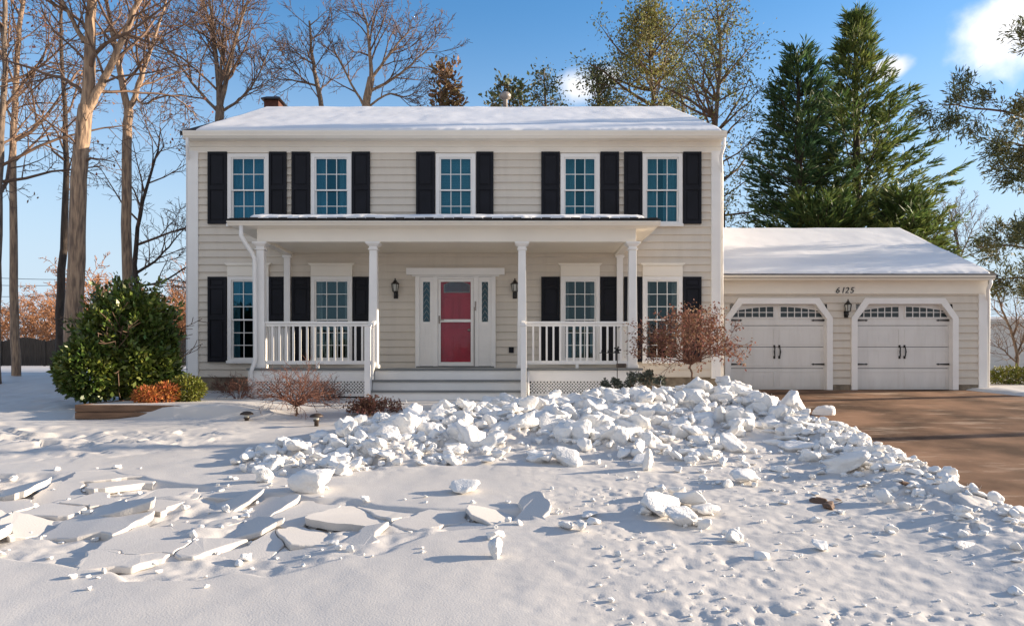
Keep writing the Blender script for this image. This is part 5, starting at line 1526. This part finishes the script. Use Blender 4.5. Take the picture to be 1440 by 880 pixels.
lone = [((913, 660), .24, (.20, .18, .42), 'tall upright snow block standing alone on the right lawn'),
        ((797, 652), .34, None, 'whitish angular snow block at the lower edge of the heap, right of centre'),
        ((770, 651), .22, None, 'small snow block left of the angular block below the heap'),
        ((436, 690), .44, None, 'large square snow block at the left foot of the heap'),
        ((372, 676), .2, None, 'snow lump left of the large square block'),
        ((652, 692), .26, None, 'pale snow lump alone in the middle of the smooth lawn'),
        ((668, 690), .18, None, 'smaller lump touching the pale lump in the middle of the lawn'),
        ((693, 781), .11, (.13, .13, .19), 'small pointed snow lump in the lower middle foreground'),
        ((1031, 762), .13, (.15, .14, .17), 'small lone snow lump on the granular right foreground'),
        ((796, 744), .15, None, 'small round snow lump beside the cracked slabs, left of two'),
        ((815, 746), .13, None, 'small round snow lump beside the cracked slabs, right of two'),
        ((828, 727), .22, (.30, .16, .12), 'flat snow lump just above two round ones'),
        ((352, 704), .15, None, 'small lump on the smooth snow above the slabs'),
        ((1161, 588), .34, (.46, .30, .36), 'snow block perched on the crest beside the driveway'),
        ((1110, 576), .42, (.55, .4, .5), 'large snow block on the crest nearest the left garage door'),
        ((1195, 662), .42, (.45, .36, .30), 'flat topped snow block on the lower face of the driveway bank'),
        ((928, 724), .34, None, 'snow lump at the left of the cluster on the right lawn'),
        ((975, 715), .38, None, 'largest snow lump of the cluster on the right lawn'),
        ((952, 737), .26, None, 'speckled snow lump at the front of the cluster on the right lawn'),
        ((992, 722), .22, None, 'small snow lump at the right of the cluster on the right lawn'),
        ((925, 702), .22, None, 'snow lump at the back of the cluster on the right lawn'),
        ((954, 698), .2, None, 'snow lump at the rear right of the cluster on the right lawn'),
        ((1048, 680), .26, None, 'isolated snow lump below the heap, left of the driveway bank'),
        ((1000, 650), .3, None, 'snow lump at the lower edge of the heap between smooth lawn and bank')]
for (px, py), s_, sc_, lab in lone:
    x, y = ground_at(px, py)
    put_chunk(x, y, s_ * 1.0, lab, 'snow lumps lying apart from the heap', sink=.12, sc_=sc_, rot=(rng.uniform(-.2, .2), rng.uniform(-.2, .2), rng.uniform(0, 6)) )
NB = 0; tries = 0
cand = []
while len(cand) < 2300:
    x = rng.uniform(-3.9, 5.2); y = rng.uniform(5.0, 14.2)
    c, dn = crest(np.array([x]), np.array([y])); dn = float(dn[0])
    dens = math.exp(-(dn * .78) ** 4) * float(sstep(5.2, 8.8, np.array(y))) if x < 3.4 else math.exp(-(dn * .85) ** 4) * (.25 + .75 * float(sstep(7, 10.5, np.array(y))))
    if y > 13.9 and x < 1.0: continue
    if x < -2.3 + max(0, y - 10.2) * .55 and y > 9.9: continue
    dens *= .3 + .7 * float(sstep(-.25, .15, fbm(np.array([x * .9]), np.array([y * .9]), 3, 17)[0]))
    if rng.random() < dens: cand.append((x, y, .06 + (.38 if 9.4 < y and x < 4.2 else (.22 if x < 3.5 else .16)) * rng.random() ** 2.2))
# skirts thrown below the pile on the right lawn
for k in range(170):
    x = rng.normal(2.7, 1.0); y = rng.uniform(5.6, 9.6)
    if -.2 < x < 4.9: cand.append((x, y, .03 + .12 * rng.random() ** 3))
for k in range(900):
    x = rng.uniform(.3, 4.6); y = rng.uniform(4.2, 9.2)
    if rng.random() < .25 + .75 * float(sstep(0, .3, vnoise(np.array([x * 1.1]), np.array([y * 1.1]), 24)[0])): cand.append((x, y, .012 + .035 * rng.random() ** 2))
cand += crumbs
cand.sort(key=lambda c: -c[2] / c[1])
heap = [c for c in cand if not (c[0] < .5 and c[1] < 8.4)]
rest = [c for c in cand if (c[0] < .5 and c[1] < 8.4)] + heap[285:]
for x, y, s_ in heap[:285]:
    bank = x > 3.4 and y < 10.6
    o = put_chunk(x, y, s_ * (1.15 if bank else 1), 'broken snow chunk in the heap between the porch and the driveway', 'broken snow chunks in the heap', sink=.45)
    if bank: o.scale.z *= .5; o.rotation_euler.x *= .5; o.rotation_euler.y *= .5; o.location.z -= .02
# the many smaller fragments as one object
mb = MB()
lib = []
for me in CM[:12]:
    v = np.empty(len(me.vertices) * 3); me.vertices.foreach_get('co', v)
    lib.append((v.reshape(-1, 3), [tuple(p.vertices) for p in me.polygons]))
Cx = np.array([c[0] for c in rest]); Cy = np.array([c[1] for c in rest]); Hc = H(Cx, Cy)
for k, (x, y, s_) in enumerate(rest):
    v, f = lib[k % 12]
    rt = np.array(Matrix.Rotation(rng.uniform(0, 6.28), 3, 'Z') @ Matrix.Rotation(rng.uniform(-.5, .5), 3, 'X'))
    mb.add((v * s_ * rng.uniform(.8, 1.2, 3)) @ rt.T + np.array([x, y, Hc[k] + s_ * .15]), f)
o = mb.build('snow_rubble', M['chunk'], smooth=True); tag(o, 'loose small snow rubble scattered over the heap and the right lawn', 'snow rubble', kind='stuff')

# brown clods on the snow
for k, (px, py, s_, lab) in enumerate(((1152, 706, .17, 'larger brown clod of earth and leaves lying on the right lawn'), (1165, 713, .15, 'flat brown clod touching the larger clod on the right lawn'), (1178, 704, .06, 'tiny brown clod beside the two larger clods'), (1276, 684, .10, 'brown clod of leaves on the bank beside the driveway'))):
    x, y = ground_at(px, py)
    me = CM[(k * 3 + 1) % len(CM)].copy(); me.materials.clear(); me.materials.append(M['litter'])
    o = bpy.data.objects.new('dirt_clod', me); col.objects.link(o); o.location = (x, y, hz(x, y) + .015); o.scale = (s_ * 1.5, s_, s_ * .55); o.rotation_euler = (.2, -.1, k)
    tag(o, lab, 'clod', 'brown clods on the snow')
print('slabs', nsl)
